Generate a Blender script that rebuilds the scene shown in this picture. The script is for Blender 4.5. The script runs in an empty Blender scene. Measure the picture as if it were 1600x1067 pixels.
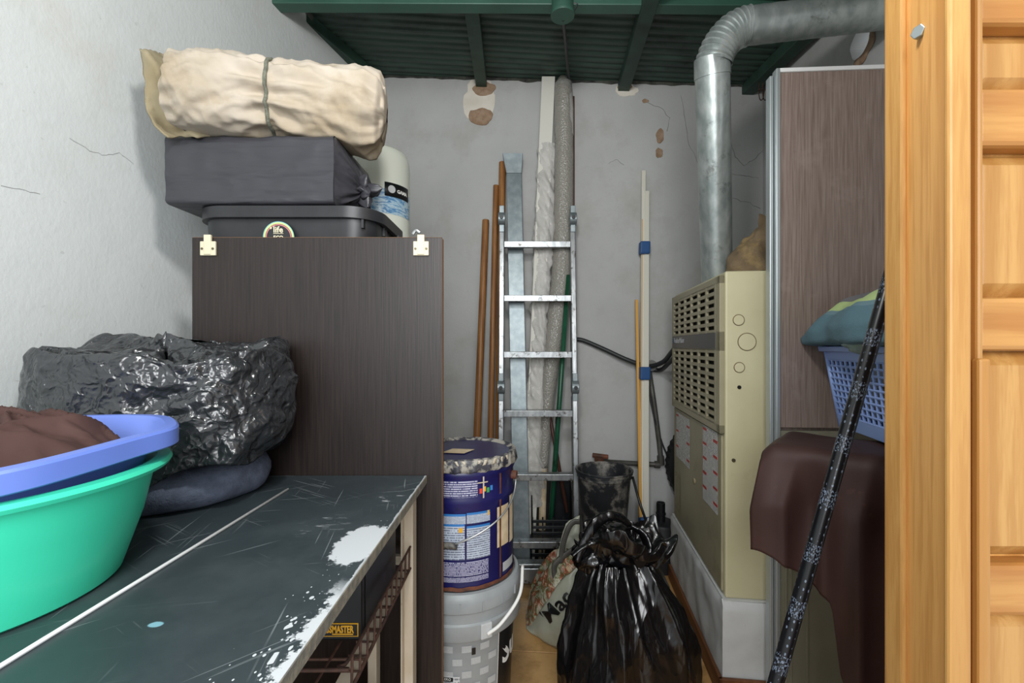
import bpy, math, random
from mathutils import Vector, Matrix, noise

# ------------------------------------------------------------------ camera, world, lights, exposure
S = bpy.context.scene
F, CX, CY, CH = 700.0, 811.0, 540.0, 1.10
cam = bpy.data.cameras.new('camera'); camo = bpy.data.objects.new('camera', cam)
S.collection.objects.link(camo); S.camera = camo
camo.location = (0, 0, CH); camo.rotation_euler = (math.pi/2, 0, 0)
cam.sensor_width = 36; cam.lens = 36*F/1600
cam.shift_x = -(CX-800)/1600; cam.shift_y = (CY-533.5)/1600
cam.clip_start = 0.02
w = bpy.data.worlds.new('world'); S.world = w; w.use_nodes = True
w.node_tree.nodes['Background'].inputs[0].default_value = (0.93, 0.97, 1.0, 1)
w.node_tree.nodes['Background'].inputs[1].default_value = 0.9

def area(name, loc, target, size, power, color=(1, 1, 1)):
    l = bpy.data.lights.new(name, 'AREA'); l.shape = 'DISK'; l.size = size; l.energy = power; l.color = color
    o = bpy.data.objects.new(name, l); S.collection.objects.link(o); o.location = loc
    o.rotation_euler = (Vector(target)-Vector(loc)).to_track_quat('-Z', 'Y').to_euler()
    return o
kl = bpy.data.lights.new('hanging_lamp', 'POINT'); kl.energy = 30; kl.shadow_soft_size = .07; kl.color = (1, 0.985, 0.96)
ko_ = bpy.data.objects.new('hanging_lamp', kl); S.collection.objects.link(ko_); ko_.location = (-0.06, 0.30, 1.99)
area('doorway_daylight', (0.0, -1.3, 1.7), (0.0, 2.0, 1.1), 1.3, 44, (0.97, 0.99, 1.0))
S.view_settings.view_transform = 'Standard'; S.view_settings.look = 'None'
S.view_settings.exposure = 0.0; S.view_settings.gamma = 1.0; S.view_settings.use_curve_mapping = False

# ------------------------------------------------------------------ helpers
rnd = random.Random(7)
COL = S.collection
ORG = {}

def P(px, py, d):
    return Vector(((px-CX)*d/F, d, CH-(py-CY)*d/F))
def hx(h):
    h = h.lstrip('#'); c = [int(h[i:i+2], 16)/255 for i in (0, 2, 4)]
    return tuple((x/12.92 if x <= .04045 else ((x+.055)/1.055)**2.4) for x in c)
def nz(p, s=1.0, o=0.0):
    return noise.noise(Vector((p[0]*s+o, p[1]*s+o*1.7, p[2]*s-o)))
def rg(p, s=1.0, o=0.0):
    return 1-2*abs(nz(p, s, o))
def lerp(a, b, t): return a+(b-a)*t
def interp(tab, t):
    if t <= tab[0][0]: return tab[0][1]
    for (a, va), (b, vb) in zip(tab, tab[1:]):
        if t <= b:
            k = (t-a)/(b-a); return va+(vb-va)*k
    return tab[-1][1]
def spath(pts, n):
    """smooth path through points (Catmull-Rom)"""
    pts = [Vector(p) for p in pts]; q = [2*pts[0]-pts[1]]+pts+[2*pts[-1]-pts[-2]]; out = []
    m = len(pts)-1
    for i in range(m):
        p0, p1, p2, p3 = q[i:i+4]
        for k in range(n):
            t = k/n
            out.append(0.5*((2*p1)+(-p0+p2)*t+(2*p0-5*p1+4*p2-p3)*t*t+(-p0+3*p1-3*p2+p3)*t**3))
    out.append(pts[-1]); return out

class MB:
    def __init__(s): s.v = []; s.f = []; s.uv = None
    def add(s, vs, fs):
        b = len(s.v); s.v += [Vector(v) for v in vs]; s.f += [tuple(i+b for i in f) for f in fs]; return s
    def box(s, x0, x1, y0, y1, z0, z1):
        return s.add([(x0,y0,z0),(x1,y0,z0),(x1,y1,z0),(x0,y1,z0),(x0,y0,z1),(x1,y0,z1),(x1,y1,z1),(x0,y1,z1)],
                     [(0,3,2,1),(4,5,6,7),(0,1,5,4),(1,2,6,5),(2,3,7,6),(3,0,4,7)])
    def obox(s, o, a, b, c):
        """corner o, full edge vectors a,b,c (right handed)"""
        o, a, b, c = map(Vector, (o, a, b, c))
        return s.add([o,o+a,o+a+b,o+b,o+c,o+a+c,o+a+b+c,o+b+c],
                     [(0,3,2,1),(4,5,6,7),(0,1,5,4),(1,2,6,5),(2,3,7,6),(3,0,4,7)])
    def prism(s, poly, ext):
        """polygon of 3D points extruded by vector ext"""
        poly = [Vector(p) for p in poly]; ext = Vector(ext); n = len(poly)
        return s.add(poly+[p+ext for p in poly],
                     [tuple(range(n))[::-1], tuple(range(n, 2*n))]+[(i,(i+1)%n,n+(i+1)%n,n+i) for i in range(n)])
    def tube(s, pts, r, n=10, cap=True, flat=None, closed=False):
        pts = [Vector(p) for p in pts]; m = len(pts)
        rr = r if isinstance(r, (list, tuple)) else [r]*m
        rings = []; up = None
        for i, p in enumerate(pts):
            if closed: t = (pts[(i+1) % m]-pts[i-1]).normalized()
            else: t = (pts[min(i+1, m-1)]-pts[max(i-1, 0)]).normalized()
            if up is None:
                up = Vector((0, 0, 1)) if abs(t.z) < .9 else Vector((0, 1, 0))
            a = t.cross(up)
            if a.length < 1e-6: a = t.cross(Vector((1, 0, 0)))
            a.normalize(); b = a.cross(t).normalized(); up = b
            fx, fy = flat or (1, 1)
            rings.append([p+(a*math.cos(2*math.pi*k/n)*fx+b*math.sin(2*math.pi*k/n)*fy)*rr[i] for k in range(n)])
        base = len(s.v)
        for ring in rings: s.v += ring
        for i in range(m if closed else m-1):
            j = (i+1) % m
            for k in range(n):
                s.f.append((base+i*n+k, base+i*n+(k+1) % n, base+j*n+(k+1) % n, base+j*n+k))
        if cap and not closed:
            s.f.append(tuple(base+k for k in range(n))[::-1]); s.f.append(tuple(base+(m-1)*n+k for k in range(n)))
        return s
    def rod(s, a, b, r, n=8): return s.tube([a, b], r, n)
    def lathe(s, prof, c, n=48, capb=True, capt=True, sx=1, sy=1):
        c = Vector(c); base = len(s.v)
        for r, z in prof:
            for k in range(n):
                a = 2*math.pi*k/n; s.v.append(c+Vector((r*sx*math.cos(a), r*sy*math.sin(a), z)))
        for i in range(len(prof)-1):
            for k in range(n):
                s.f.append((base+i*n+k, base+i*n+(k+1) % n, base+(i+1)*n+(k+1) % n, base+(i+1)*n+k))
        if capb: s.f.append(tuple(base+k for k in range(n))[::-1])
        if capt: s.f.append(tuple(base+(len(prof)-1)*n+k for k in range(n)))
        return s
    def grid(s, fn, nu, nv, cu=False, cv=False, uv=False, capu=False):
        base = len(s.v); U = nu if cu else nu+1; V = nv if cv else nv+1
        for i in range(U):
            for j in range(V): s.v.append(Vector(fn(i/nu, j/nv)))
        for i in range(nu):
            for j in range(nv):
                a, b, c, d = (i, j), ((i+1) % U, j), ((i+1) % U, (j+1) % V), (i, (j+1) % V)
                s.f.append(tuple(base+q[0]*V+q[1] for q in (a, b, c, d)))
                if uv:
                    if s.uv is None: s.uv = []
                    s.uv += [(i/nu, j/nv), ((i+1)/nu, j/nv), ((i+1)/nu, (j+1)/nv), (i/nu, (j+1)/nv)]
        if capu:
            s.f.append(tuple(base+j for j in range(V))[::-1]); s.f.append(tuple(base+(U-1)*V+j for j in range(V)))
        return s
    def build(s, name, mat, parent=None, smooth=False, bevel=0, solid=0, sub=0, auto=None):
        if parent is None:
            xs = [v.x for v in s.v]; ys = [v.y for v in s.v]; zs = [v.z for v in s.v]
            org = Vector(((min(xs)+max(xs))/2, (min(ys)+max(ys))/2, min(zs)))
        else: org = ORG[parent.name]
        me = bpy.data.meshes.new(name); me.from_pydata([v-org for v in s.v], [], s.f)
        if s.uv:
            lay = me.uv_layers.new(name='UVMap')
            for i, c in enumerate(s.uv): lay.data[i].uv = c
        me.materials.append(mat)
        if smooth: me.polygons.foreach_set('use_smooth', [True]*len(me.polygons))
        if auto: me.polygons.foreach_set('use_smooth', [True]*len(me.polygons)); me.set_sharp_from_angle(angle=math.radians(auto))
        me.update()
        o = bpy.data.objects.new(name, me); COL.objects.link(o)
        if parent is None: o.location = org
        else: o.parent = parent
        ORG[o.name] = org
        if solid:
            m = o.modifiers.new('solid', 'SOLIDIFY'); m.thickness = solid; m.offset = 0
        if bevel:
            m = o.modifiers.new('bevel', 'BEVEL'); m.width = bevel; m.segments = 2; m.limit_method = 'ANGLE'; m.angle_limit = math.radians(40)
        if sub:
            m = o.modifiers.new('sub', 'SUBSURF'); m.levels = sub; m.render_levels = sub
        return o

def thing(name, label, cat, loc, group=None):
    o = bpy.data.objects.new(name, None); COL.objects.link(o); o.location = loc
    o.empty_display_size = .05
    ORG[o.name] = Vector(loc); return tag(o, label, cat, group)
def tag(o, label, cat, group=None):
    o['label'] = label; o['category'] = cat
    if group: o['group'] = group
    return o
def struct(o): o['kind'] = 'structure'; return o

def text(s, name, mat, parent, fn, size, align='CENTER', bold=0.0):
    """lettering as a mesh: fn maps the flat text plane (x, y, height) to world space"""
    c = bpy.data.curves.new('t', 'FONT'); c.body = s; c.size = size; c.align_x = align; c.align_y = 'CENTER'
    c.resolution_u = 2; c.extrude = 0.0003; c.offset = bold
    o = bpy.data.objects.new('t', c); COL.objects.link(o)
    dg = bpy.context.evaluated_depsgraph_get(); me = bpy.data.meshes.new_from_object(o.evaluated_get(dg))
    bpy.data.objects.remove(o); bpy.data.curves.remove(c)
    b = MB(); b.v = [Vector(fn(v.co.x, v.co.y, v.co.z)) for v in me.vertices]; b.f = [tuple(p.vertices) for p in me.polygons]
    bpy.data.meshes.remove(me)
    return b.build(name, mat, parent)

# ------------------------------------------------------------------ materials
MATS = {}
class NT:
    def __init__(s, name):
        s.m = bpy.data.materials.new(name); s.m.use_nodes = True; s.t = s.m.node_tree
        s.b = s.t.nodes['Principled BSDF']; s.tc = s.t.nodes.new('ShaderNodeTexCoord'); MATS[name] = s.m
    def n(s, typ, **kw):
        x = s.t.nodes.new(typ)
        for k, v in kw.items(): setattr(x, k, v)
        return x
    def l(s, a, b): s.t.links.new(a, b)
    def mapv(s, scale, loc=(0, 0, 0), src='Object', rot=(0, 0, 0)):
        x = s.n('ShaderNodeMapping'); x.inputs['Scale'].default_value = scale; x.inputs['Location'].default_value = loc
        x.inputs['Rotation'].default_value = rot
        s.l(s.tc.outputs[src], x.inputs[0]); return x.outputs[0]
    def map2(s, scale, ang, loc=(0, 0, 0)):
        a = s.n('ShaderNodeMapping'); a.inputs['Rotation'].default_value = (0, 0, ang); s.l(s.tc.outputs['Object'], a.inputs[0])
        x = s.n('ShaderNodeMapping'); x.inputs['Scale'].default_value = scale; x.inputs['Location'].default_value = loc; s.l(a.outputs[0], x.inputs[0]); return x.outputs[0]
    def noise(s, vec, scale, detail=4, rough=.55, dist=0):
        x = s.n('ShaderNodeTexNoise'); x.inputs['Scale'].default_value = scale; x.inputs['Detail'].default_value = detail
        x.inputs['Roughness'].default_value = rough; x.inputs['Distortion'].default_value = dist
        s.l(vec, x.inputs['Vector']); return x.outputs[0]
    def ramp(s, fac, stops, interp='LINEAR'):
        x = s.n('ShaderNodeValToRGB'); e = x.color_ramp.elements; x.color_ramp.interpolation = interp
        while len(e) < len(stops): e.new(.5)
        for el, (p, c) in zip(e, stops):
            el.position = p; c = c if not isinstance(c, (int, float)) else (c, c, c)
            el.color = (*c, 1)
        s.l(fac, x.inputs[0]); return x.outputs[0]
    def mix(s, fac, a, b, mode='MIX'):
        x = s.n('ShaderNodeMix', data_type='RGBA', blend_type=mode)
        for sock, v in ((x.inputs[0], fac), (x.inputs[6], a), (x.inputs[7], b)):
            if isinstance(v, (int, float)): sock.default_value = v
            elif isinstance(v, tuple): sock.default_value = (*v, 1)
            else: s.l(v, sock)
        return x.outputs[2]
    def math(s, op, a, b=0.0, c=None):
        x = s.n('ShaderNodeMath', operation=op)
        for i, v in enumerate((a, b, c)):
            if v is None: continue
            if isinstance(v, (int, float)): x.inputs[i].default_value = v
            else: s.l(v, x.inputs[i])
        return x.outputs[0]
    def bump(s, h, strength, dist=.01):
        x = s.n('ShaderNodeBump'); x.inputs['Strength'].default_value = strength; x.inputs['Distance'].default_value = dist
        s.l(h, x.inputs['Height'])
        prev = s.b.inputs['Normal'].links
        if prev: s.l(prev[0].from_socket, x.inputs['Normal'])
        s.l(x.outputs[0], s.b.inputs['Normal'])
    def base(s, v):
        if isinstance(v, tuple): s.b.inputs['Base Color'].default_value = (*v, 1)
        else: s.l(v, s.b.inputs['Base Color'])
    def rough(s, v):
        if isinstance(v, (int, float)): s.b.inputs['Roughness'].default_value = v
        else: s.l(v, s.b.inputs['Roughness'])
    def set(s, **kw):
        for k, v in kw.items(): s.b.inputs[k.replace('_', ' ')].default_value = v
        return s

def M(name, col, col2=None, scale=8, stretch=(1, 1, 1), rough=.5, metal=0, bump=0, bscale=40, bdist=.004, spec=.5,
      lo=.35, hi=.65, dirt=None, dscale=5, dlo=.55, dhi=.75, detail=5):
    """general painted / printed / worn surface: two tones in stretched noise plus an optional dirt layer"""
    if name in MATS: return MATS[name]
    t = NT(name); c = hx(col)
    if col2:
        v = t.mapv(stretch); f = t.ramp(t.noise(v, scale, detail), [(lo, 0.0), (hi, 1.0)]); c = t.mix(f, c, hx(col2))
    if dirt:
        f = t.ramp(t.noise(t.mapv((1, 1, 1), (3.1, 1.7, .4)), dscale, 7, .65), [(dlo, 0.0), (dhi, 1.0)]); c = t.mix(f, c, hx(dirt))
    t.base(c); t.rough(rough); t.set(Metallic=metal); t.b.inputs['Specular IOR Level'].default_value = spec
    if bump: t.bump(t.noise(t.mapv(stretch), bscale, 4), bump, bdist)
    return t.m

def wall_mat(name, a, b, stain):
    t = NT(name)
    f = t.ramp(t.noise(t.mapv((1, 1, 1)), 2.2, 6, .6), [(.35, 0.0), (.7, 1.0)])
    c = t.mix(f, hx(a), hx(b))
    g = t.ramp(t.noise(t.mapv((1, 1, 1), (5, 2, 1)), 3.5, 8, .7), [(.52, 0.0), (.78, 1.0)])
    c = t.mix(t.math('MULTIPLY', g, .6), c, hx(stain))
    sp = t.ramp(t.noise(t.mapv((1, 1, 1), (2, 7, 1)), 60, 3, .5), [(.70, 0.0), (.76, 1.0)])
    c = t.mix(t.math('MULTIPLY', sp, .25), c, hx('#8d8a82'))
    t.base(c); t.rough(.82)
    t.bump(t.noise(t.mapv((1, 1, 1)), 14, 6, .6), .14, .012)
    t.bump(t.noise(t.mapv((1, 1, .6)), 110, 3), .2, .003)
    return t.m

def wood_mat(name, a, b, c3, axis='z', scale=1.0, rough=.4, bump=.1, knots=True):
    t = NT(name); st = {'z': (14, 14, .9), 'x': (.9, 14, 14), 'y': (14, .9, 14)}[axis]
    st = tuple(q*scale for q in st)
    d = t.noise(t.mapv(tuple(q*.35 for q in st), (.3, .8, .1)), 1.6, 2)
    wv = t.n('ShaderNodeTexWave', wave_type='RINGS', rings_direction='Z' if axis == 'z' else 'X' if axis == 'x' else 'Y')
    wv.inputs['Scale'].default_value = .35; wv.inputs['Distortion'].default_value = 9; wv.inputs['Detail'].default_value = 3
    wv.inputs['Detail Scale'].default_value = .6
    t.l(t.mapv(tuple(q*.5 for q in st), (1.3, .4, 2.2)), wv.inputs['Vector'])
    f = t.ramp(wv.outputs['Fac'], [(.2, 0.0), (.9, 1.0)])
    c = t.mix(t.math('MULTIPLY', f, .75), hx(a), hx(b))
    fine = t.noise(t.mapv(tuple(q*5 for q in st)), 1.5, 4)
    c = t.mix(t.ramp(fine, [(.5, 0.0), (.8, .35)]), c, hx(c3))
    c = t.mix(t.ramp(d, [(.55, 0.0), (.8, .4)]), c, hx(b))
    stk = t.noise(t.mapv(tuple(q*2.2 for q in st), (.7, .2, .9)), 1.0, 3, .6)
    c = t.mix(t.ramp(stk, [(.48, 0.0), (.62, .55)]), c, hx(b))
    if knots:
        vo = t.n('ShaderNodeTexVoronoi'); vo.inputs['Scale'].default_value = 1.0
        t.l(t.mapv(tuple(5.5 if q > 5 else 3.0 for q in st)), vo.inputs['Vector'])
        c = t.mix(t.ramp(vo.outputs['Distance'], [(.015, .7), (.05, 0.0)]), c, hx('#6e3a17'))
    t.base(c); t.rough(rough); t.bump(fine, bump, .002); return t.m

def print_mat(name, paper, ink, rows=30, cols=40, dens=.45):
    """lines of small print on paper, drawn along the sheet's own UV"""
    t = NT(name); sep = t.n('ShaderNodeSeparateXYZ'); t.l(t.tc.outputs['UV'], sep.inputs[0])
    u, v = sep.outputs[0], sep.outputs[1]
    r = t.math('MULTIPLY', v, rows); line = t.math('LESS_THAN', t.math('FRACT', r), .55)
    cmb = t.n('ShaderNodeCombineXYZ'); t.l(t.math('MULTIPLY', u, cols), cmb.inputs[0]); t.l(t.math('MULTIPLY', t.math('FLOOR', r), 7.3), cmb.inputs[1])
    ch = t.math('GREATER_THAN', t.noise(cmb.outputs[0], 1.0, 1), dens)
    c = t.mix(t.math('MULTIPLY', t.math('MULTIPLY', line, ch), .8), hx(paper), hx(ink)); t.base(c); t.rough(.5); return t.m

def film_mat(name, col, rough=.2, alpha=.6, bump=.5, bscale=60, spec=.6):
    t = NT(name); t.base(hx(col)); t.rough(rough); t.b.inputs['Specular IOR Level'].default_value = spec
    t.b.inputs['Alpha'].default_value = alpha
    t.bump(t.noise(t.mapv((1, 1, 1)), bscale, 4, .6, 1.5), bump, .006); return t.m

def bag_mat(name, col, rough=.27, b1=.6, s1=16, b2=.5, s2=70, st=(1, 1, 1), spec=.65):
    """thin crinkled plastic: creases along warped cell edges plus soft ripples"""
    t = NT(name); v = t.mapv(st)
    t.base(hx(col)); t.rough(rough); t.b.inputs['Specular IOR Level'].default_value = spec
    nn = t.n('ShaderNodeTexNoise'); nn.inputs['Scale'].default_value = s1*.8; nn.inputs['Detail'].default_value = 3; t.l(v, nn.inputs['Vector'])
    wv = t.n('ShaderNodeMix', data_type='RGBA', blend_type='LINEAR_LIGHT'); wv.inputs[0].default_value = 1.2/s1
    t.l(v, wv.inputs[6]); t.l(nn.outputs[1], wv.inputs[7])
    for sc, bs in ((s1, b1), (s2, b2)):
        vo = t.n('ShaderNodeTexVoronoi', feature='F1'); vo.inputs['Scale'].default_value = sc; t.l(wv.outputs[2], vo.inputs['Vector'])
        t.bump(vo.outputs['Distance'], bs, .35/sc)
    t.bump(t.noise(v, s1*.5, 3, .5, .6), b1*.8, .02); return t.m

m_left = wall_mat('plaster_left', '#d5d9d8', '#ccd1d0', '#c2bdb2')
m_back = wall_mat('plaster_back', '#bbbcba', '#aeafae', '#999389')
m_tile = M('floor_tile', '#c9a06a', '#b98e58', 6, rough=.35, dirt='#93703f', dscale=9)
m_grout = M('grout', '#6b5a45', rough=.9)
m_roof = M('roof_green', '#3c5248', '#2e4138', 5, (1, 6, 1), rough=.55, dirt='#0f1412', dscale=3.0, dlo=.52, dhi=.72)
m_beam = M('beam_green', '#2f4a3f', '#243a31', 9, (1, 1, 1), rough=.6, bump=.3, bscale=30, dirt='#151d19', dlo=.58)
m_rail = M('rail_green', '#3c6153', '#335548', 6, rough=.45)
m_galv = M('galvanised', '#bcc3c1', '#959f9d', 28, (1, 1, .5), rough=.34, metal=.55, bump=.12, bscale=60, dirt='#5c5d58', dscale=14, dlo=.6, dhi=.75)
m_alu = M('aluminium', '#a9acad', '#8b8f91', 40, (1, 1, .3), rough=.36, metal=.75, bump=.12, bscale=80, dirt='#4b4640', dscale=30, dlo=.56, dhi=.66)
m_profile = M('anodised_profile', '#b9c0c2', rough=.35, metal=.6)
m_wenge = M('wenge_laminate', '#2b211e', '#1b1412', 30, (9, 9, .25), rough=.42, bump=.12, bscale=40, bdist=.002)
m_wenge2 = M('wenge_painted_sheen', '#97877f', '#7b6a61', 30, (9, 9, .25), rough=.36, bump=.18, bscale=60, bdist=.002, dirt='#9d8d86', dscale=7, dlo=.55)  # dark wenge lightened: glossy reflection put into the base colour
m_edgeband = M('raw_edge', '#7a5a3d', rough=.7)
m_cream_plastic = M('cream_plastic', '#d8d0b4', rough=.45)
m_screw = M('screw', '#6b6350', rough=.4, metal=.7)
m_blackpl = M('black_plastic', '#222326', '#2b2c2f', 12, rough=.38, bump=.05)
m_wrap = bag_mat('grey_black_film', '#38383d', .4, .22, 9, .1, 30, (.25, 1, 1.6), .5)
m_bagshiny = bag_mat('shiny_bag', '#2a2c2f', .24, .55, 18, .5, 48, (1, 1, 1), .9)
m_bagblack = bag_mat('trash_bag', '#0b0b0d', .24, .32, 11, .2, 34, (1, 1, .4), .7)
m_canvas = M('canvas', '#bab0a2', '#a79a86', 7, rough=.9, bump=.3, bscale=160, bdist=.001, dirt='#8b7858', dscale=6, dlo=.5, dhi=.8)
m_canvas_d = M('canvas_dirty', '#a0957a', '#877a5d', 9, rough=.95, bump=.3, bscale=160, bdist=.001, dirt='#6d5b3d', dscale=12, dlo=.58)
m_rope = M('rope', '#76786a', '#5c5f53', 120, rough=.9, bump=.6, bscale=200)
m_enamel = M('white_enamel', '#d6dace', rough=.3, dirt='#b3a98d', dscale=9, dlo=.66)
m_fleece = M('fleece', '#666e80', '#565d6d', 60, rough=1, bump=.6, bscale=260, bdist=.003, spec=.1)
m_green = M('green_plastic', '#45e8bd', rough=.3, bump=.02)
m_blue = M('blue_plastic', '#6c86da', rough=.32)
m_brown = M('brown_cotton', '#57403c', '#493430', 7, rough=.85, bump=.12, bscale=220, bdist=.001, spec=.25)
m_black_paint = M('black_metal', '#17181a', rough=.4)
m_yellow = M('yellow_print', '#e0a51d', rough=.5)
m_white = M('white_print', '#e4e4e0', rough=.5)
m_leg = M('cream_metal', '#c9bfae', '#bcae99', 10, rough=.5, dirt='#8a6a4c', dscale=18, dlo=.62)
m_rust = M('rusty_wire', '#5c4136', '#3c2c26', 60, rough=.75, metal=.3)
m_rod = M('white_rod', '#e8eaea', rough=.4)
m_navy = M('navy_enamel', '#1d1c56', '#17164a', 6, rough=.32, dirt='#0f0f22', dscale=12, dlo=.62)
m_lid = M('dirty_lid', '#2b2c38', '#4b4b50', 18, rough=.55, dirt='#a9a59b', dscale=22, dlo=.48, dhi=.56, bump=.2)
m_drip = M('paint_drip', '#cfc6b4', '#b9ad97', 30, rough=.6)
m_tan = M('tan_paper', '#d9c8a8', '#c9b390', 30, rough=.8)
m_greypl = M('grey_plastic', '#9ba0a2', '#8e9395', 10, rough=.4)
m_greypl_l = M('grey_print', '#b9bcbd', rough=.45)
m_steel = M('steel_wire', '#b9bdbd', rough=.35, metal=.8)
m_stick = wood_mat('stick_wood', '#9a6a38', '#7a4d25', '#5a3517', 'z', 4, .5, .1, False)
m_zinc = M('zinc_profile', '#8f999c', '#7b868a', 30, rough=.42, metal=.55)
m_whiteboard = M('white_board', '#dcdad0', rough=.6)
m_wrapfilm = film_mat('stretch_film', '#dedcd8', .22, .62, .7, 55)
m_bubble = NT('bubble_wrap')
m_bubble.base(hx('#96938b')); m_bubble.rough(.25)
_v = m_bubble.n('ShaderNodeTexVoronoi'); _v.inputs['Scale'].default_value = 130; m_bubble.l(m_bubble.mapv((1, 1, 1)), _v.inputs['Vector'])
m_bubble.bump(_v.outputs['Distance'], .7, .004); m_bubble.bump(m_bubble.noise(m_bubble.mapv((1, 1, 1)), 22, 4), .5, .01); m_bubble = m_bubble.m
m_pole_green = M('green_pole', '#17442f', '#1f5a40', 30, (1, 1, .3), rough=.35, dirt='#101512', dscale=20, dlo=.6)
m_pole_brown = M('brown_pole', '#4a2c22', rough=.5)
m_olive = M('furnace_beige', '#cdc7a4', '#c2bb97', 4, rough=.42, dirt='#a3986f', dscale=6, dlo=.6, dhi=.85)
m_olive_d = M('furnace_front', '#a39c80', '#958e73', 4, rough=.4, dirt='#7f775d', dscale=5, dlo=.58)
m_dark = M('painted_shade_black', '#0d0c0b', rough=.9)  # near-black colour standing in for shade inside openings
m_badge = M('badge_grey', '#393b3e', rough=.35)
m_red = M('red_print', '#b8322c', rough=.5)
m_plinth = wall_mat('plinth_plaster', '#d2d4d3', '#c6c8c7', '#aaa59b')
m_skirt = wood_mat('skirting_wood', '#7a4c2b', '#5d381e', '#40240f', 'y', 2.0, .5, .1, False)
m_tire = M('tyre_rubber', '#161617', rough=.75, bump=.3, bscale=60)
m_rubber = M('black_rubber', '#1b1c1e', '#26272a', 8, rough=.55)
m_cable = M('cable', '#26282a', rough=.5)
m_pipe = M('grey_pipe', '#5b5a56', '#494743', 20, rough=.5, metal=.3)
m_copper = M('rust_copper', '#7a4630', '#4b2f24', 30, rough=.7, bump=.4)
m_tape = M('blue_tape', '#1f4f86', rough=.5)
m_trimw = M('white_trim', '#dcd9cc', rough=.4)
m_trimy = M('ochre_strip', '#d7a24c', rough=.5)
m_bucket = M('dirty_black_bucket', '#1d1f22', '#2b2d31', 8, rough=.45, dirt='#8f8a80', dscale=14, dlo=.5, dhi=.68)
m_crate = M('crate_plastic', '#14171a', rough=.4)
m_burlap = M('burlap', '#7d6b52', '#5f4f3a', 10, rough=.95, bump=.5, bscale=90, dirt='#a98f5e', dscale=9)
m_bluebasket = M('lavender_blue_plastic', '#8ea8e0', rough=.35)
m_pine_z = wood_mat('pine_upright', '#c39455', '#ab783b', '#9d662c', 'z', 3.2, .4)
m_pine_z2 = wood_mat('pine_reveal', '#f0b468', '#cf8f48', '#c4833f', 'z', 2.4, .4)
m_pine_x = wood_mat('pine_rail', '#c08c4c', '#a97034', '#986128', 'x', 2.6, .4)
m_bolt = M('zinc_bolt', '#aab4b6', rough=.35, metal=.7)
m_brick = M('bare_clay', '#a88f78', '#8f745c', 30, rough=.95, bump=.8, bscale=50, bdist=.01)
m_patch = M('fresh_plaster', '#e4ded2', '#d6cec0', 12, rough=.9, bump=.3)
m_crack = M('crack_dark', '#8d8b86', rough=1); m_crack_l = M('crack_light', '#a9aaa7', rough=1)
m_mould = M('mould_edge', '#2a2c29', '#55564f', 25, rough=1, bump=.6, bscale=50)
m_panelglass = M('olive_panel', '#8c8a78', '#7f7d6c', 3, rough=.25)
# ------------------------------------------------------------------ the room
V = Vector
def bw(px, py, off=0.0):                     # a point on the back wall
    a = (px-CX)/F; d = 2.371/(1+.06*a)-off; return P(px, py, d)
def bwd(x): return 2.42-.06*(x+.816)
def lw(px, py, off=0.0):                     # a point on the left wall
    a = (px-CX)/F; d = 1.179/(.15-a); q = P(px, py, d); return q+V((off, 0, 0))
def roof(x, d): return 2.56-.056*(x+.8)+.10*(d-2.42)
NB = V((-.06, -1, 0)).normalized()           # back wall normal, into the room

b = MB().prism([(-1.1, bwd(-1.1), 0), (1.6, bwd(1.6), 0), (1.6, bwd(1.6)+.15, 0), (-1.1, bwd(-1.1)+.15, 0)], (0, 0, 2.75))
wall_back = struct(b.build('wall_back', m_back))
def lx(d): return -.816-.15*(2.42-d)
b = MB().prism([(lx(2.6), 2.6, 0), (lx(2.6)-.15, 2.6, 0), (lx(-.2)-.15, -.2, 0), (lx(-.2), -.2, 0)], (0, 0, 2.75))
wall_left = struct(b.build('wall_left', m_left))
def rx(d): return 1.112+.06*d
# right wall with the round flue hole
b = MB(); hd, hz, hr, th = 1.585, 2.172, .052, .06
segs = [(2.6, 1.70, 0, 2.75), (1.47, .55, 0, 2.75), (1.70, 1.47, 0, 2.07), (1.70, 1.47, 2.30, 2.75)]
for d0, d1, z0, z1 in segs:
    b.prism([(rx(d0), d0, z0), (rx(d1), d1, z0), (rx(d1)+th, d1, z0), (rx(d0)+th, d0, z0)], (0, 0, z1-z0))
n = 32; ring = []
for k in range(n):
    a = 2*math.pi*k/n; c, s_ = math.cos(a), math.sin(a); m = 1/max(abs(c), abs(s_))
    ring.append(((hd+hr*c*(1+.06*math.sin(5*a)), hz+hr*s_), (1.585+.115*c*m, 2.185+.115*s_*m)))
vs = []
for (i0, o0) in ring:
    vs += [V((rx(i0[0]), i0[0], i0[1])), V((rx(o0[0]), o0[0], o0[1])), V((rx(i0[0])+th, i0[0], i0[1])), V((rx(o0[0])+th, o0[0], o0[1]))]
fs = []
for k in range(n):
    a, c = 4*k, 4*((k+1) % n)
    fs += [(a, a+1, c+1, c), (a, c, c+2, a+2), (a+2, c+2, c+3, a+3)]
b.add(vs, fs)
wall_right = struct(b.build('wall_right', m_back))
# chipped masonry around the flue hole
b = MB()
def chip(u, v):
    a = -1.9+3.3*u; r = hr*(1.0+v*(.55+.25*nz((a*2, 0, 0), 1.3)))
    d = hd-r*math.cos(a)*1.0; return (rx(d)-.002-.006*math.sin(math.pi*v), d, hz+r*math.sin(a))
b.grid(chip, 24, 4); b.build('exposed_masonry', m_brick, wall_right, solid=.004)

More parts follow.
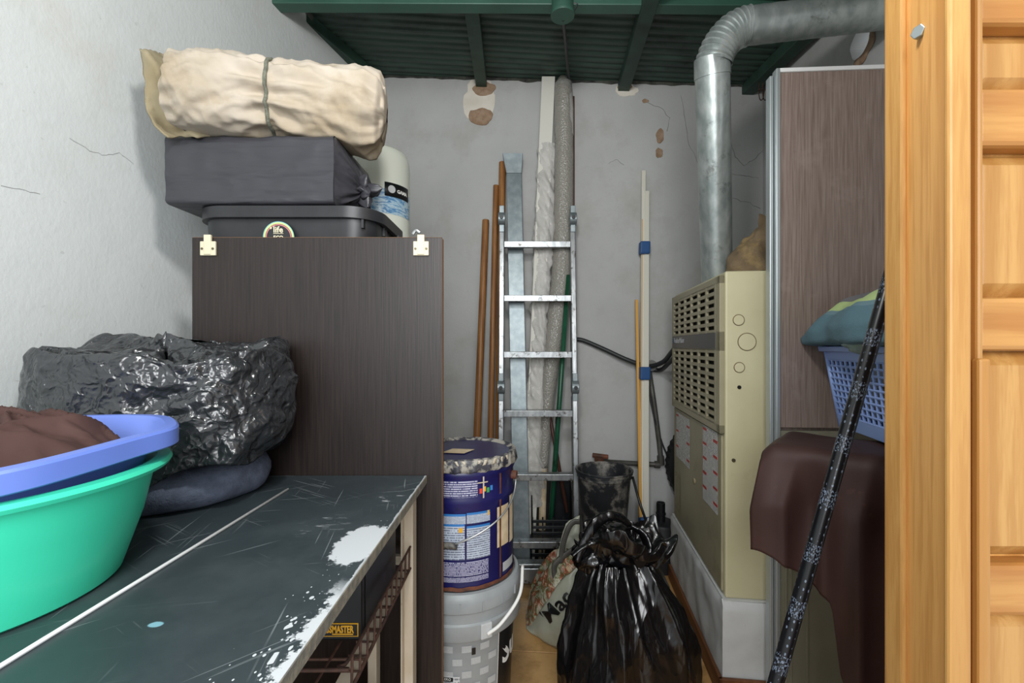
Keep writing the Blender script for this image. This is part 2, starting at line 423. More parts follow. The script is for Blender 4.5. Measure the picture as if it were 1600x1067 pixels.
# roof sheet: trapezoid corrugation running across, on beams that run to the back wall
b = MB(); prof = []; d = .15; per = .05
while d < 2.62:
    for q, h in ((0, 0), (.2, .0012), (.4, .006), (.6, .0065), (.8, .0012)):
        prof.append((d+q*per, h))
    d += per
b.grid(lambda u, v: (lambda p, x: (x, p[0], roof(x, p[0])+p[1]))(prof[int(round(v*(len(prof)-1)))], -1.35+2.75*u), 6, len(prof)-1)
ceiling = struct(b.build('ceiling', m_roof, solid=.002))
ORG['ceiling'] = ORG[ceiling.name]
BH = .05
def on_roof(px, py, dz):
    # pixel ray against the (smooth) roof plane lowered by dz
    a = (px-CX)/F; q = (CY-py)/F   # z = 1.1+q d, x = a d
    d = (2.56-dz-.056*.8-.242-CH)/(q+.056*a-.10); return V((a*d, d, 0))
for near, far, wpx in (((437, 10), (548, 100), .062), ((737, 20), (751, 127), .058), ((1014, 15), (978, 131), .058), ((1262, 60), (1190, 128), .06)):
    n0, f0 = on_roof(*near, BH), on_roof(*far, BH)
    dirv = (f0-n0).normalized(); a0 = n0-dirv*((n0.y-.2)/dirv.y); t = (bwd(f0.x)+.02-f0.y); a1 = f0+dirv*t
    sd = V((dirv.y, -dirv.x, 0))*wpx/2; vs = []
    for p in (a0, a1):
        for s_ in (-1, 1):
            q = p+sd*s_; z = roof(q.x, q.y)
            vs += [V((q.x, q.y, z-BH)), V((q.x, q.y, z+.002))]
    b = MB().add(vs, [(0, 2, 3, 1), (4, 5, 7, 6), (0, 4, 6, 2), (1, 3, 7, 5), (0, 1, 5, 4), (2, 6, 7, 3)])
    b.build('roof_beam', m_beam, ceiling, bevel=.003)
zr = 2.386
b = MB().prism([(-1.2, 1.68, zr), (1.3, 1.68, zr-.012), (1.3, 1.68, zr+.06), (-1.2, 1.68, zr+.06)], (0, .05, 0))
b.build('cross_rail', m_rail, ceiling, bevel=.003)
# dark mould along the wall tops
b = MB()
def mould_l(u, v):
    d = 1.2+1.2*u; h = .012+.02*abs(nz((d*9, 0, 0)))+.016*abs(nz((d*33, 0, 3)))
    return (lx(d)+.004, d, roof(lx(d), d)+.02-(h+.02)*v)
b.grid(mould_l, 60, 2); b.build('mould_strip', m_mould, wall_left, solid=.003)
b = MB()
def mould_b(u, v):
    x = -.8+2.05*u; h = .008+.014*abs(nz((x*9, 1, 0)))+.012*abs(nz((x*30, 2, 3)))
    return (x, bwd(x)-.004, roof(x, bwd(x))+.018-(h+.018)*v)
b.grid(mould_b, 80, 2); b.build('mould_strip', m_mould, wall_back, solid=.003)

# plaster damage on the back wall
def patch(cx, cy, w_, h_, off, seed, mat, name, parent=wall_back, n=26, rough_=.25, wall=bw, ex=.004):
    pts = []
    for k in range(n):
        a = 2*math.pi*k/n; r = 1+rough_*nz((math.cos(a)*1.5, math.sin(a)*1.5, seed), 1.0)+.12*nz((math.cos(a)*5, math.sin(a)*5, seed))
        pts.append(wall(cx+w_/2*r*math.cos(a), cy-h_/2*r*math.sin(a), 0.0))
    nrm = NB if wall is bw else V((1, -.15, 0)).normalized()
    bb = MB(); bb.prism([p-nrm*.002 for p in pts], nrm*(ex+.002)); o = bb.build(name, mat, parent, bevel=.0015); return o
patch(750, 158, 50, 74, 0, 1.0, m_patch, 'plaster_patch', ex=.003)
patch(757, 139, 34, 22, 0, 2.2, m_brick, 'exposed_brick', ex=.006)
patch(751, 182, 40, 25, 0, 3.1, m_brick, 'exposed_brick', ex=.006)
patch(978, 141, 34, 22, 0, 4.1, m_patch, 'plaster_patch', ex=.003)
patch(976, 136, 24, 12, 0, 5.3, m_brick, 'exposed_brick', ex=.006)
patch(1031, 212, 13, 22, 0, 6.4, m_brick, 'exposed_brick', ex=.004)
patch(1030, 239, 12, 16, 0, 7.7, m_brick, 'exposed_brick', ex=.004)
patch(1008, 158, 10, 6, 0, 8.7, m_brick, 'exposed_brick', ex=.004)
def crack(pts, wall, parent, wpx=1.0):
    nrm = NB if wall is bw else V((1, -.15, 0)).normalized(); bb = MB()
    pp = []
    for (x0, y0), (x1, y1) in zip(pts, pts[1:]):
        for k in range(4):
            t = k/4; pp.append(wall(lerp(x0, x1, t)+rnd.uniform(-1, 1)*1.2, lerp(y0, y1, t)+rnd.uniform(-1, 1)*1.2)+nrm*.0005)
    pp.append(wall(*pts[-1])+nrm*.0005)
    bb.tube(pp, [(.0005 if wall is lw else .0007)+(.0005 if wall is lw else .0012)*wpx*rnd.random() for _ in pp], 5); bb.build('crack', m_crack_l if wall is lw else m_crack, parent)
crack([(1064, 150), (1072, 190), (1076, 225), (1090, 255)], bw, wall_back)
crack([(1010, 160), (1035, 170), (1046, 185), (1042, 205)], bw, wall_back)
crack([(1140, 215), (1150, 245), (1162, 258), (1180, 248), (1200, 228)], bw, wall_back)
crack([(1140, 272), (1165, 276), (1185, 278)], bw, wall_back)
crack([(1145, 310), (1172, 318), (1188, 326)], bw, wall_back)
crack([(950, 255), (965, 250), (975, 258)], bw, wall_back, .6)
crack([(108, 215), (140, 235), (165, 243), (185, 238), (208, 256)], lw, wall_left, .8)
crack([(0, 290), (30, 296), (62, 303)], lw, wall_left, .7)

# floor of square tiles
fl = MB().box(-1.3, 1.4, -.1, 2.6, -.06, -.004); floor = struct(fl.build('floor', m_grout))
yaw = -.075; T = .33; e1 = V((math.cos(yaw), math.sin(yaw), 0)); e2 = V((-e1.y, e1.x, 0))
o0 = P(845, 937.5, 1.1*F/(937.5-CY)); o0.z = 0; o0 = o0+e1*(.30-o0.x)/e1.x
tm = MB().box(-T/2+.002, T/2-.002, -T/2+.002, T/2-.002, -.004, 0)
first = None
for i in range(-5, 4):
    for j in range(-5, 2):
        c = o0+e1*T*(i+.5)+e2*T*(j+.5)
        if c.y < .1 or c.y > 2.4 or c.x < -.9 or c.x > 1.15: continue
        if first is None:
            o = tm.build('tile', m_tile, floor, bevel=.0015); first = o; me = o.data
            for v in me.vertices: v.co += ORG[floor.name]
        else: o = first.copy(); COL.objects.link(o)
        o.parent = floor; o.location = c-ORG[floor.name]; o.rotation_euler = (0, 0, yaw)

# ------------------------------------------------------------------ wooden door and its frame on the right
jx = P(1380, 0, .635).x
trim = MB().prism([(jx, .603, 0), (jx+.05, .603, 0), (jx+.05, .635, 0), (jx, .635, 0)], (0, 0, 2.3))
trim_1 = struct(trim.build('trim_1', m_pine_z, bevel=.004))
p1, p2 = P(1417, 0, .604), P(1479, 0, .508)
b = MB().prism([(p1.x, .604, 0), (p2.x, p2.y, 0), (p2.x+.02, p2.y, 0), (p1.x+.02, .604, 0)], (0, 0, 2.3)); b.build('reveal_board', m_pine_z2, trim_1)
q0, q1 = P(1484, 0, .50), P(1519, 0, .50)
b = MB().box(q0.x, q1.x, .50, .5085, 0, 2.3); b.build('door_stop', m_pine_z, trim_1, bevel=.003)
c = P(1441, 57, .573); nrm = V((-.96, -.28, 0)).normalized()
b = MB(); c.x = lerp(p1.x, p2.x, .40); c.y = lerp(.604, .508, .40)
b.tube([c, c+nrm*.007], .0085, 6); b.build('hex_bolt', m_bolt, trim_1, bevel=.001)

D = .52
def dz(y): return P(0, y, D).z
b = MB().box(P(1521, 0, D).x, 1.0, D+.028, D+.04, 0, 2.3); door_1 = struct(b.build('door_1', m_pine_z2))
xs0 = P(1522, 0, D).x
b = MB().box(xs0, P(1532, 0, D).x, D-.004, D+.03, 0, 2.3); b.build('stile', m_pine_z, door_1, bevel=.003)
xr = P(1531, 0, D).x
for y0, y1 in ((-330, -250), (-90, 34), (135, 227), (464, 548), (884, 966), (1280, 1360)):
    b = MB().box(xr, .95, D+.002, D+.03, dz(y1), dz(y0)); b.build('rail', m_pine_x, door_1, bevel=.006)
for y0, y1 in ((-250, -90), (36, 133), (230, 462), (550, 882), (968, 1278)):
    bb = MB(); x0 = xr+.002; x1 = .93; za, zb = dz(y1), dz(y0); k = .016
    bb.add([(x0, D+.026, za), (x1, D+.026, za), (x1, D+.026, zb), (x0, D+.026, zb),
            (x0+k, D+.012, za+k), (x1-k, D+.012, za+k), (x1-k, D+.012, zb-k), (x0+k, D+.012, zb-k)],
           [(0, 1, 5, 4), (1, 2, 6, 5), (2, 3, 7, 6), (3, 0, 4, 7), (4, 5, 6, 7)])
    bb.build('panel', m_pine_z, door_1)
b = MB().box(P(1522, 0, .512).x, P(1541, 0, .512).x, .506, .517, P(0, 1300, .51).z, P(0, 560, .512).z)
b.build('moulding', m_pine_z, door_1, bevel=.003)

# ------------------------------------------------------------------ furnace on its plinth
F0 = V((.649, 1.41, 0)); ev = V((.117, .993, 0)).normalized(); eu = V((ev.y, -ev.x, 0)); ez = V((0, 0, 1))
PZ = .305; FT = 1.335; FD = .69; FW = .48
def fl_(s_, z, out=0): return F0+ev*s_-eu*out+ez*z
plinth = MB(); nzp = []
def plf(u, v):
    pts = [fl_(FD+.03, 0, .012), fl_(-.012, 0, .012), fl_(-.012, 0, -FW)]
    if u < .6: q = pts[0].lerp(pts[1], u/.6); nn = -eu
    else: q = pts[1].lerp(pts[2], (u-.6)/.4); nn = -ev
    z = v*PZ; q = q+ez*z; return q+nn*(.008*nz(q, 9)-.004*nz(q, 30)) + (nn*-.012 if v > .98 else V((0, 0, 0)))
plinth.grid(plf, 60, 16)
plinth.prism([fl_(FD+.03, PZ-.002, .008), fl_(-.008, PZ-.002, .008), fl_(-.008, PZ-.002, -FW), fl_(FD+.03, PZ-.002, -FW)][::-1], (0, 0, .002))
pl = plinth.build('furnace_plinth', m_plinth, smooth=False, auto=50)
tag(pl, 'rough white plastered plinth under the beige furnace', 'plinth')
b = MB().obox(fl_(-.026, 0, .026), ev*(FD+.05), -eu*-.012, ez*.068); sk = b.build('skirting', m_skirt, pl, bevel=.003)
b = MB().obox(fl_(-.026, 0, .026), eu*.5, ev*.012, ez*.068); b.build('skirting', m_skirt, pl, bevel=.003)

fr = thing('furnace', 'beige metal furnace with slotted front grille standing on the white plinth', 'furnace', fl_(.3, PZ, -.2))
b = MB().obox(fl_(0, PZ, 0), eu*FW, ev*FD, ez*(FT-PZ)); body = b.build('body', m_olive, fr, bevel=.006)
# upper vent door with slots
vp0, vp1 = .822, 1.322; out = .016; sA, sB = .004, FD-.01
cols = [sA+.045+k*(sB-sA-.075)/6 for k in range(7)]
def bars(z0, z1, rows, m):
    zs = [z0+(z1-z0)*k/rows for k in range(rows+1)]; h = (z1-z0)/rows
    for z in zs: m.obox(fl_(sA+.03, z-h*.24, out), ev*(sB-sA-.05), -eu*-.008, ez*h*.48)
    for s_ in cols: m.obox(fl_(s_-.008, z0-.004, out+.0005), ev*.016, eu*.008, ez*(z1-z0+.008))
    return zs
up0, up1, lo0, lo1 = 1.146, 1.296, .850, 1.082
g = MB()
g.obox(fl_(sA, vp0, out), ev*.042, eu*out, ez*(vp1-vp0)); g.obox(fl_(sB-.028, vp0, out), ev*.028, eu*out, ez*(vp1-vp0))
for z0, z1 in ((vp0, lo0), (lo1, up0), (up1, vp1)): g.obox(fl_(sA, z0, out), ev*(sB-sA), eu*out, ez*(z1-z0))
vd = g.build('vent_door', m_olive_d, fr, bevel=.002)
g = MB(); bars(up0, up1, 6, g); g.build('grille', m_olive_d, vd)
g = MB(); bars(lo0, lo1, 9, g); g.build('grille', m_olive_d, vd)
g = MB().obox(fl_(sA+.01, vp0+.01, .003), ev*(sB-sA-.02), eu*.002, ez*(vp1-vp0-.02)); g.build('shade_backing', m_dark, vd)  # flat plate behind the slots, blackened in place of interior shade
g = MB().obox(fl_(sA+.042, 1.090, out+.002), ev*(sB-sA-.062), eu*.004, ez*.052); bd = g.build('badge', m_badge, vd)
text('WeatherMaker', 'lettering', m_greypl_l, vd, lambda x, y, z: fl_(.545-x, 1.122+y, out+.0025+z), .032)
g = MB().tube([fl_(.635, 1.122, out+.002), fl_(.635, 1.122, out+.003)], .012, 16); g.build('logo', m_tape, vd)
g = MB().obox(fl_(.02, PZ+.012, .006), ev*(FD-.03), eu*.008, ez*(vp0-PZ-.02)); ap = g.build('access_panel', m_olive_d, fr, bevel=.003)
m_sheet = print_mat('warning_sheet', '#d3d3d0', '#77787a', 46, 26, .47)
def sheet(s0, s1, z0, z1, red):
    g = MB(); g.grid(lambda u, v: fl_(lerp(s1, s0, u), lerp(z0, z1, v), .0075), 1, 1, uv=True)
    o = g.build('warning_label', m_sheet, ap, solid=.0004)
    for k in range(red):
        for q, s_ in ((.02, s1-.002), (.075, s0+.045)):
            z = lerp(z1-.012, z0+.05, k/max(1, red-1))-(.02 if q > .05 else 0)
            r_ = MB().obox(fl_(s_-.043, z-.005, .0082), ev*.043, eu*.0004, ez*.009); r_.build('red_heading', m_red, ap)
sheet(.05, .215, .545, .815, 5); sheet(.40, .63, .60, .80, 3)
g = MB(); g.grid(lambda u, v: fl_(lerp(.66, .56, u), lerp(.36, .53, v), .0075), 1, 1, uv=True)
g.build('rating_label', print_mat('rating_sheet', '#a39a7c', '#6b6348', 18, 12, .45), ap)
g = MB().tube([fl_(.33, .575, .004), fl_(.33, .575, .011)], .011, 18); g.build('sight_cap', m_canvas_d, ap)
def side(px, py, out=0):   # a point on the furnace side that faces the door
    a = (px-CX)/F; nrm = ev; k = (F0.dot(nrm))/(V((a, 1, 0)).dot(nrm)); p = P(px, py, k); return p-ev*out
for px, py, r in ((1154, 500, .016), (1167, 534, .026), (1155, 574, .015)):
    c = side(px, py)
    g = MB().tube([c+ev*.002, c-ev*.002, c-ev*.0022], [r, r, r*.93], 28); ko = g.build('knockout', m_olive, body)
    ring_ = [c-ev*.001+(eu*math.cos(t)+ez*math.sin(t))*r*1.03 for t in [2*math.pi*k/28 for k in range(28)]]
    g = MB().tube(ring_, .0016, 6, closed=True); g.build('knockout_rim', m_burlap, body)
c = side(1155, 605); g = MB().tube([c, c-ev*.002], .006, 14); g.build('hole_shade_disc', m_dark, body)  # black disc painted as a shaded hole, no opening is cut
c = side(1146, 719); g = MB().tube([c, c-ev*.003], .006, 8); g.build('screw', m_screw, body)

# flue duct: rises from the furnace, ribbed elbow, then runs to the right wall
dt = thing('flue_duct', 'galvanised round flue duct bending over the wardrobe from the furnace top', 'duct', P(1120, 435, 1.70))
A0, A1 = P(1120, 438, 1.68), P(1113, 118, 1.485); R = .054
b = MB().tube([A0-ez*.0, A0.lerp(A1, .5), A1], [R, R*1.01, R*1.01], 40); b.build('riser', m_galv, dt, auto=40)
B0, B1 = P(1168, 41, 1.455), P(1420, 11, 1.40)
B1 = B0+(B1-B0)*((rx(1.4)+.02-B0.x)/(B1.x-B0.x))
dA, dB = (A1-A0).normalized(), (B1-B0).normalized()
def bez(t):
    c1, c2 = A1+dA*.07, B0-dB*.06
    return (1-t)**3*A1+3*(1-t)**2*t*c1+3*(1-t)*t*t*c2+t**3*B0
arc = []; rad = []
N = 11
for k in range(N*5+1):
    t = .16+.84*k/(N*5); arc.append(bez(t)); ph = (k % 5)/5
    rad.append(R*(1.04+(.055 if ph == 0 else 0)))
b = MB().tube(arc, rad, 40, cap=False); b.build('ribbed_elbow', m_galv, dt, auto=25)
b = MB().tube([A1-dA*.005, A1+dA*.045, bez(.2)], [R*1.05, R*1.04, R*1.03], 40); b.build('elbow_collar', m_galv, dt, auto=40)
hp = [B0-dB*.01+(B1-B0)*k/40 for k in range(41)]
b = MB().tube(hp, [R*(1.02+.012*(k % 4 == 0)) for k in range(41)], 40); b.build('horizontal_run', m_galv, dt, smooth=True)

# sacking on top of the furnace
b = MB()
sc = P(1184, 420, 1.555); sc.z = FT+.004
def sack(u, v):
    a = 2*math.pi*u; e = math.pi/2*v; r = .10*math.cos(e)*(1+.25*nz((math.cos(a), math.sin(a), v), 1.8))
    p = V((r*math.cos(a)*1.05, r*math.sin(a)*.8, .17*math.sin(e)*(1+.25*math.cos(a)))); p += V((nz(p, 22), nz(p, 22, 3), abs(nz(p, 22, 5))))*.016
    p.z = max(0, p.z); return sc+p
b.grid(sack, 40, 20, cu=True); tag(b.build('burlap_sack', m_burlap, smooth=True), 'crumpled brown burlap sack lying on top of the furnace', 'sack')

# tyre behind the furnace
ty = thing('car_tyre', 'black rubber tyre standing between the furnace and the back wall', 'tyre', (1.0, 2.22, 0))
tc = V((1.0, 2.245, .50)); tp = []
for k in range(96):
    a = 2*math.pi*k/96; tp.append((a, k))
prof = [(-.045, .15), (-.055, .20), (-.05, .235), (-.03, .25), (.03, .25), (.05, .235), (.055, .20), (.045, .15), (.03, .145), (-.03, .145)]
def tyre(u, v):
    a = 2*math.pi*u; k = int(round(v*len(prof))) % len(prof); w_, r = prof[k]
    if r > .24: r += .006*(int(round(u*96)) % 2)
    q = tc+V((math.cos(a)*r, w_*.95, math.sin(a)*r)); return q+V((0, -(q.x-1)*.06, 0))
b = MB(); b.grid(tyre, 96, len(prof), cu=True, cv=True); b.build('tread', m_tire, ty, auto=35)
b = MB().prism([(.86, 2.20, 0), (1.14, 2.20, 0), (1.14, 2.29, 0), (.86, 2.29, 0)], (0, 0, .252)); tag(b.build('concrete_block', m_plinth), 'pale concrete block under the tyre behind the furnace', 'block')

# tall wardrobe with sliding doors
W0 = V((.742, 1.318, 0)); wu = V((1, -.06, 0)).normalized(); wv = V((.06, 1, 0)).normalized(); WT = 1.913
def wp(s_, z, o=0): return W0+wu*s_-wv*o+ez*z
wr = thing('wardrobe_panel', 'tall dark brown wardrobe door panel with silver profiles beside the furnace', 'door panel', wp(.2, 0))
WW = .36
b = MB().obox(wp(.018, .02, -.012), wu*(WW-.03), wv*.018, ez*(WT-.04)); b.build('carcass', m_wenge2, wr)
b = MB().obox(wp(.022, .86, 0), wu*(WW-.03), wv*.012, ez*(WT-.868)); b.build('door', m_wenge2, wr)
b = MB().obox(wp(.022, .02, 0), wu*(WW-.03), wv*.012, ez*.83); b.build('lower_panel', m_panelglass, wr)
for s0, s1, o, zt in ((.0, .010, -.008, WT-.014), (.012, .024, .006, WT)):
    g = MB().obox(wp(s0, 0, o), wu*(s1-s0), wv*.026, ez*zt); g.build('profile', m_profile, wr, bevel=.002)
for s0 in (.038, .052, .098):
    g = MB().obox(wp(s0, .02, .004), wu*.006, wv*.006, ez*.82); g.build('profile', m_panelglass, wr, bevel=.001)
g = MB().obox(wp(.022, WT-.012, .006), wu*(WW-.03), wv*.026, ez*.012); g.build('top_profile', m_rod, wr, bevel=.002)

# wire hooks under the right hand roof beam
b = MB()
for k, (px, dx) in enumerate(((1186, 0), (1192, 5))):
    b.tube(spath([P(px, 128, 2.17), P(px, 148, 2.17), P(px+2, 156, 2.16), P(px+6, 154, 2.15), P(px+8, 142, 2.15)], 6), .0022, 6)
b.tube([P(1184, 140, 2.17), P(1200, 141, 2.17)], .002, 6)
tag(b.build('wire_hook', m_rust, smooth=True), 'bent rusty wire hooks hanging below the rightmost roof beam', 'hook')
# round green box and its cable
jb = thing('ceiling_box', 'round green junction box hanging from the ceiling rail', 'junction box', P(879, 14, 1.66))
c = P(879, 12, 1.64)
b = MB().lathe([(.036, -.0), (.040, .004), (.040, .05), (.034, .06)], (c.x, 1.64, c.z-.025), 32); b.build('box', m_rail, jb, auto=40)
b = MB().lathe([(.043, .0), (.044, .003), (.044, .010), (.041, .013)], (c.x, 1.64, c.z-.032), 32); b.build('cover', m_rail, jb, auto=40)
b = MB().tube(spath([(c.x+.03, 1.64, c.z+.02), (c.x+.055, 1.64, c.z+.012), (c.x+.045, 1.64, c.z-.01)], 5), .002, 6); b.build('wire_loop', m_cable, jb)
b = MB().tube(spath([V((c.x+.004, 1.66, c.z-.028)), P(884, 70, 1.95), P(889, 125, 2.28), bw(893, 150, .008), bw(893, 240, .008), bw(893, 330, .008)], 8), .0065, 8)
tag(b.build('black_conduit', m_cable, smooth=True), 'thin dark conduit running from the green ceiling box down the back wall', 'conduit')
# ------------------------------------------------------------------ left: worktable, cabinet and what is on them
TZ = .789; TX = -.222
t = NT('black_tabletop'); v = t.mapv((1, 1, 1))
c = t.mix(t.ramp(t.noise(v, 5, 6), [(.35, 0.0), (.7, 1.0)]), hx('#3a4448'), hx('#30393d'))
sepn = t.n('ShaderNodeSeparateXYZ'); 
geo = t.n('ShaderNodeNewGeometry'); t.l(geo.outputs['Position'], sepn.inputs[0]); gx, gy, gz = sepn.outputs
wob = t.noise(v, 26, 6, .7); wob2 = t.noise(v, 90, 4, .6)
def ell(cx, cy, a, b_, soft, amp):
    dx = t.math('DIVIDE', t.math('SUBTRACT', gx, cx), a); dy = t.math('DIVIDE', t.math('SUBTRACT', gy, cy), b_)
    r = t.math('SQRT', t.math('ADD', t.math('MULTIPLY', dx, dx), t.math('MULTIPLY', dy, dy)))
    r = t.math('ADD', r, t.math('MULTIPLY', t.math('SUBTRACT', wob, .5), amp)); r = t.math('ADD', r, t.math('MULTIPLY', t.math('SUBTRACT', wob2, .5), amp*.5))
    return t.ramp(r, [(.5-soft, 1.0), (.5, 0.0)])
blot = ell(-.252, .705, .078, .15, .04, .45)
# dots and spill that thin out away from the right hand edge
prox = t.math('ADD', t.math('MULTIPLY', t.math('SUBTRACT', gx, TX), 11), 1.0)              # 1 at the edge, 0 at 9 cm
near = t.ramp(gy, [(.50, 1.0), (.66, .25)])
def dotlay(sc, k, off):
    vo = t.n('ShaderNodeTexVoronoi'); vo.inputs['Scale'].default_value = sc; t.l(t.mapv((1, .7, 1), off), vo.inputs['Vector'])
    sx = t.n('ShaderNodeSeparateColor'); t.l(vo.outputs['Color'], sx.inputs[0])
    lim = t.math('MULTIPLY', t.math('MULTIPLY', t.math('POWER', sx.outputs[0], 3.0), k), t.math('MAXIMUM', t.math('MULTIPLY', prox, near), 0.0))
    return t.math('LESS_THAN', t.math('ADD', vo.outputs['Distance'], t.math('MULTIPLY', wob2, .15)), lim)
dots_ = t.math('MAXIMUM', dotlay(95, .9, (0, 0, 0)), dotlay(190, .9, (3, 1, 0)))
spill = t.math('MULTIPLY', t.ramp(t.math('ADD', t.math('MULTIPLY', prox, .5), t.math('MULTIPLY', wob, .8)), [(.82, 0.0), (.86, 1.0)]), t.ramp(gy, [(.55, 1.0), (.60, 0.0)]))
fleck = t.math('MULTIPLY', t.ramp(t.noise(t.mapv((1, 1, 1), (4, 1, 2)), 46, 4, .65), [(.70, 0.0), (.74, .7)]), t.ramp(gx, [(TX-.25, 0.0), (TX-.05, .8)]))
smear = t.math('MULTIPLY', t.ramp(t.noise(t.mapv((18, 60, 1), rot=(0, 0, .5)), 1.3, 5, .7), [(.56, 0.0), (.66, .8)]), ell(-.262, .915, .08, .11, .3, .5))
smear2 = t.math('MULTIPLY', t.ramp(t.noise(t.mapv((18, 60, 1), rot=(0, 0, -.6)), 1.3, 5, .7), [(.56, 0.0), (.70, .6)]), ell(-.335, .78, .11, .12, .35, .5))
rim = t.math('MULTIPLY', t.math('GREATER_THAN', t.math('ADD', gx, t.math('MULTIPLY', wob, .012)), TX+.003), .75)
sm = t.math('MAXIMUM', t.math('MAXIMUM', blot, t.math('MAXIMUM', spill, dots_)), t.math('MAXIMUM', t.math('MAXIMUM', fleck, smear), t.math('MAXIMUM', smear2, rim)))
for rot_, lo_s, q in ((.55, .68, 0), (-.75, .69, 3), (1.35, .69, 6), (-.2, .70, 9)):
    st_ = t.ramp(t.noise(t.map2((5, 240, 1), rot_, (q, q, 0)), 1.0, 1, .5), [(lo_s, 0.0), (lo_s+.03, .5)])
    st_ = t.math('MULTIPLY', st_, t.ramp(t.noise(t.mapv((1, 1, 1), (q, 0, q)), 5, 2), [(.5, 0.0), (.62, 1.0)]))
    c = t.mix(st_, c, hx('#99a1a4'))
c = t.mix(t.ramp(t.noise(v, 3.2, 6, .7), [(.5, 0.0), (.75, .25)]), c, hx('#6d7678'))
c = t.mix(ell(-.405, .50, .018, .012, .1, .3), c, hx('#86b6c4'))
c = t.mix(sm, c, hx('#d3d8dc')); t.base(c); t.rough(t.ramp(t.noise(v, 9, 5), [(.3, .34), (.7, .46)])); m_top = t.m
m_chip = M('chipboard_edge', '#6b6a64', '#8d8676', 60, rough=.9, dirt='#b9a06a', dscale=50, dlo=.66, bump=.4, bscale=120)

tb = thing('worktable', 'low worktable with scratched black top splashed with white paint', 'table', (-.55, .65, 0))
b = MB().box(-1.012, TX, .30, 1.073, TZ-.018, TZ); tp_ = b.build('table_top', m_top, tb)
b = MB().box(TX, TX+.0015, .30, 1.073, TZ-.0175, TZ-.0005); b.build('edge_strip', m_chip, tb)
for x0, x1, y0, y1 in ((-.262, -.238, 1.005, 1.04), (-.98, -.955, 1.005, 1.04), (-.262, -.238, .32, .35), (-.98, -.955, .32, .35)):
    g = MB().box(x0, x1, y0, y1, 0, TZ-.018); g.box(x0+.001, x0+.005, y0-.02, y0, 0, TZ-.018); g.build('leg', m_leg, tb, bevel=.002)
g = MB().box(-.345, -.325, 1.02, 1.05, 0, TZ-.018); g.build('leg', m_leg, tb, bevel=.002)
g = MB().box(-.325, -.262, 1.02, 1.035, .60, .62); g.build('brace', m_leg, tb, bevel=.002)

# wire rack shelf under the table
rk = thing('wire_rack', 'rusty wire rack shelf hung under the black worktable', 'rack', (-.45, .8, .6))
SZ = .603
b = MB(); xo = -.243
for z, r in ((SZ+.048, .0028), (SZ, .0032)):
    b.tube(spath([(-.80, .62, z), (xo-.04, .62, z), (xo-.01, .626, z), (xo, .65, z), (xo, .80, z), (xo, 1.0, z)], 6), r, 6)
b.build('rim_wire', m_rust, rk, smooth=True)
for k in range(11):
    y = .65+.034*k; g = MB().tube([(xo-.03, y, SZ), (xo, y, SZ), (xo+.001, y, SZ+.05)], .0022, 6); g.build('upright_wire', m_rust, rk)
g = MB().box(xo-.028, xo-.004, .66, 1.0, SZ-.004, SZ-.001); g.build('side_strip', m_leg, rk)
for k in range(6):
    y = .64+.07*k; g = MB().tube([(-.80, y, SZ), (xo, y, SZ)], .0022, 6); g.build('cross_wire', m_rust, rk)
for k in range(6):
    x = xo-.055-.09*k; g = MB().tube([(x, .62, SZ+.002), (x, 1.0, SZ+.002)], .0022, 6); g.build('long_wire', m_rust, rk)
# black amplifier box with yellow print
am = thing('amplifier_box', 'black equipment box with yellow lettering on the wire rack', 'box', (-.40, .82, SZ+.006))
b = MB().box(-.545, -.262, .745, .955, SZ+.006, SZ+.150); b.build('case', m_black_paint, am, bevel=.004)
b = MB().box(-.2615, -.2605, .762, .945, SZ+.016, SZ+.14); b.build('side_plate', m_black_paint, am, bevel=.0005)
g = MB().box(-.339, -.267, .7437, .745, SZ+.014, SZ+.036); lb = g.build('label_plate', m_yellow, am)
g = MB().box(-.3375, -.2685, .7432, .744, SZ+.0155, SZ+.0345); g.build('label_field', m_black_paint, am)
text('BASSMASTER', 'lettering', m_yellow, am, lambda x, y, z: V((-.303+x*.60, .7428-z, SZ+.0262+y)), .0165, bold=.0006)
g = MB().box(-.31, -.275, .7427, .7435, SZ+.0175, SZ+.0195); g.build('underline', m_yellow, am)
# second black case lower down
cs = thing('black_case', 'black case standing on the floor under the wire rack', 'box', (-.42, .66, 0))
b = MB().box(-.62, -.282, .56, .80, 0, .472); b.build('case', m_blackpl, cs, bevel=.012)
b = MB().box(-.60, -.295, .555, .56, .40, .455); b.build('front_band', m_black_paint, cs, bevel=.002)

# dark brown cabinet, upright door panel towards the table
cb = thing('cabinet', 'dark brown wood grain cabinet with white hinge brackets behind the worktable', 'cabinet', (-.55, 1.3, 0))
b = MB().box(-.79, -.335, 1.10, 1.80, 0, 1.15); b.build('body', m_wenge, cb, bevel=.002)
PT = P(0, 371, 1.077).z
b = MB().box(P(300, 0, 1.077).x, P(690.5, 0, 1.077).x, 1.077, 1.095, 0, PT); dr = b.build('door', m_wenge, cb, bevel=.001)
b = MB().box(P(690.5, 0, 1.077).x, P(690.5, 0, 1.077).x+.001, 1.0775, 1.0945, .002, PT-.002); b.build('edge_band', m_edgeband, dr)
b = MB().box(P(301, 0, 1.077).x, P(690, 0, 1.077).x, 1.0775, 1.0945, PT, PT+.0008); b.build('edge_band', m_edgeband, dr)
for px in (325.5, 658):
    x = P(px, 0, 1.074).x; zc = P(0, 385, 1.074).z
    hb = thing
    g = MB().box(x-.0185, x+.0185, 1.071, 1.077, zc-.022, zc+.012)
    g.box(x-.0085, x+.0085, 1.069, 1.076, zc-.02, zc+.0275); h_ = g.build('hinge_bracket', m_cream_plastic, dr, bevel=.0015)
    for sx in (-.013, .013):
        g = MB().tube([(x+sx, 1.0712, zc-.006), (x+sx, 1.0695, zc-.006)], .0028, 10); 
        o = g.build('screw', m_screw, dr)
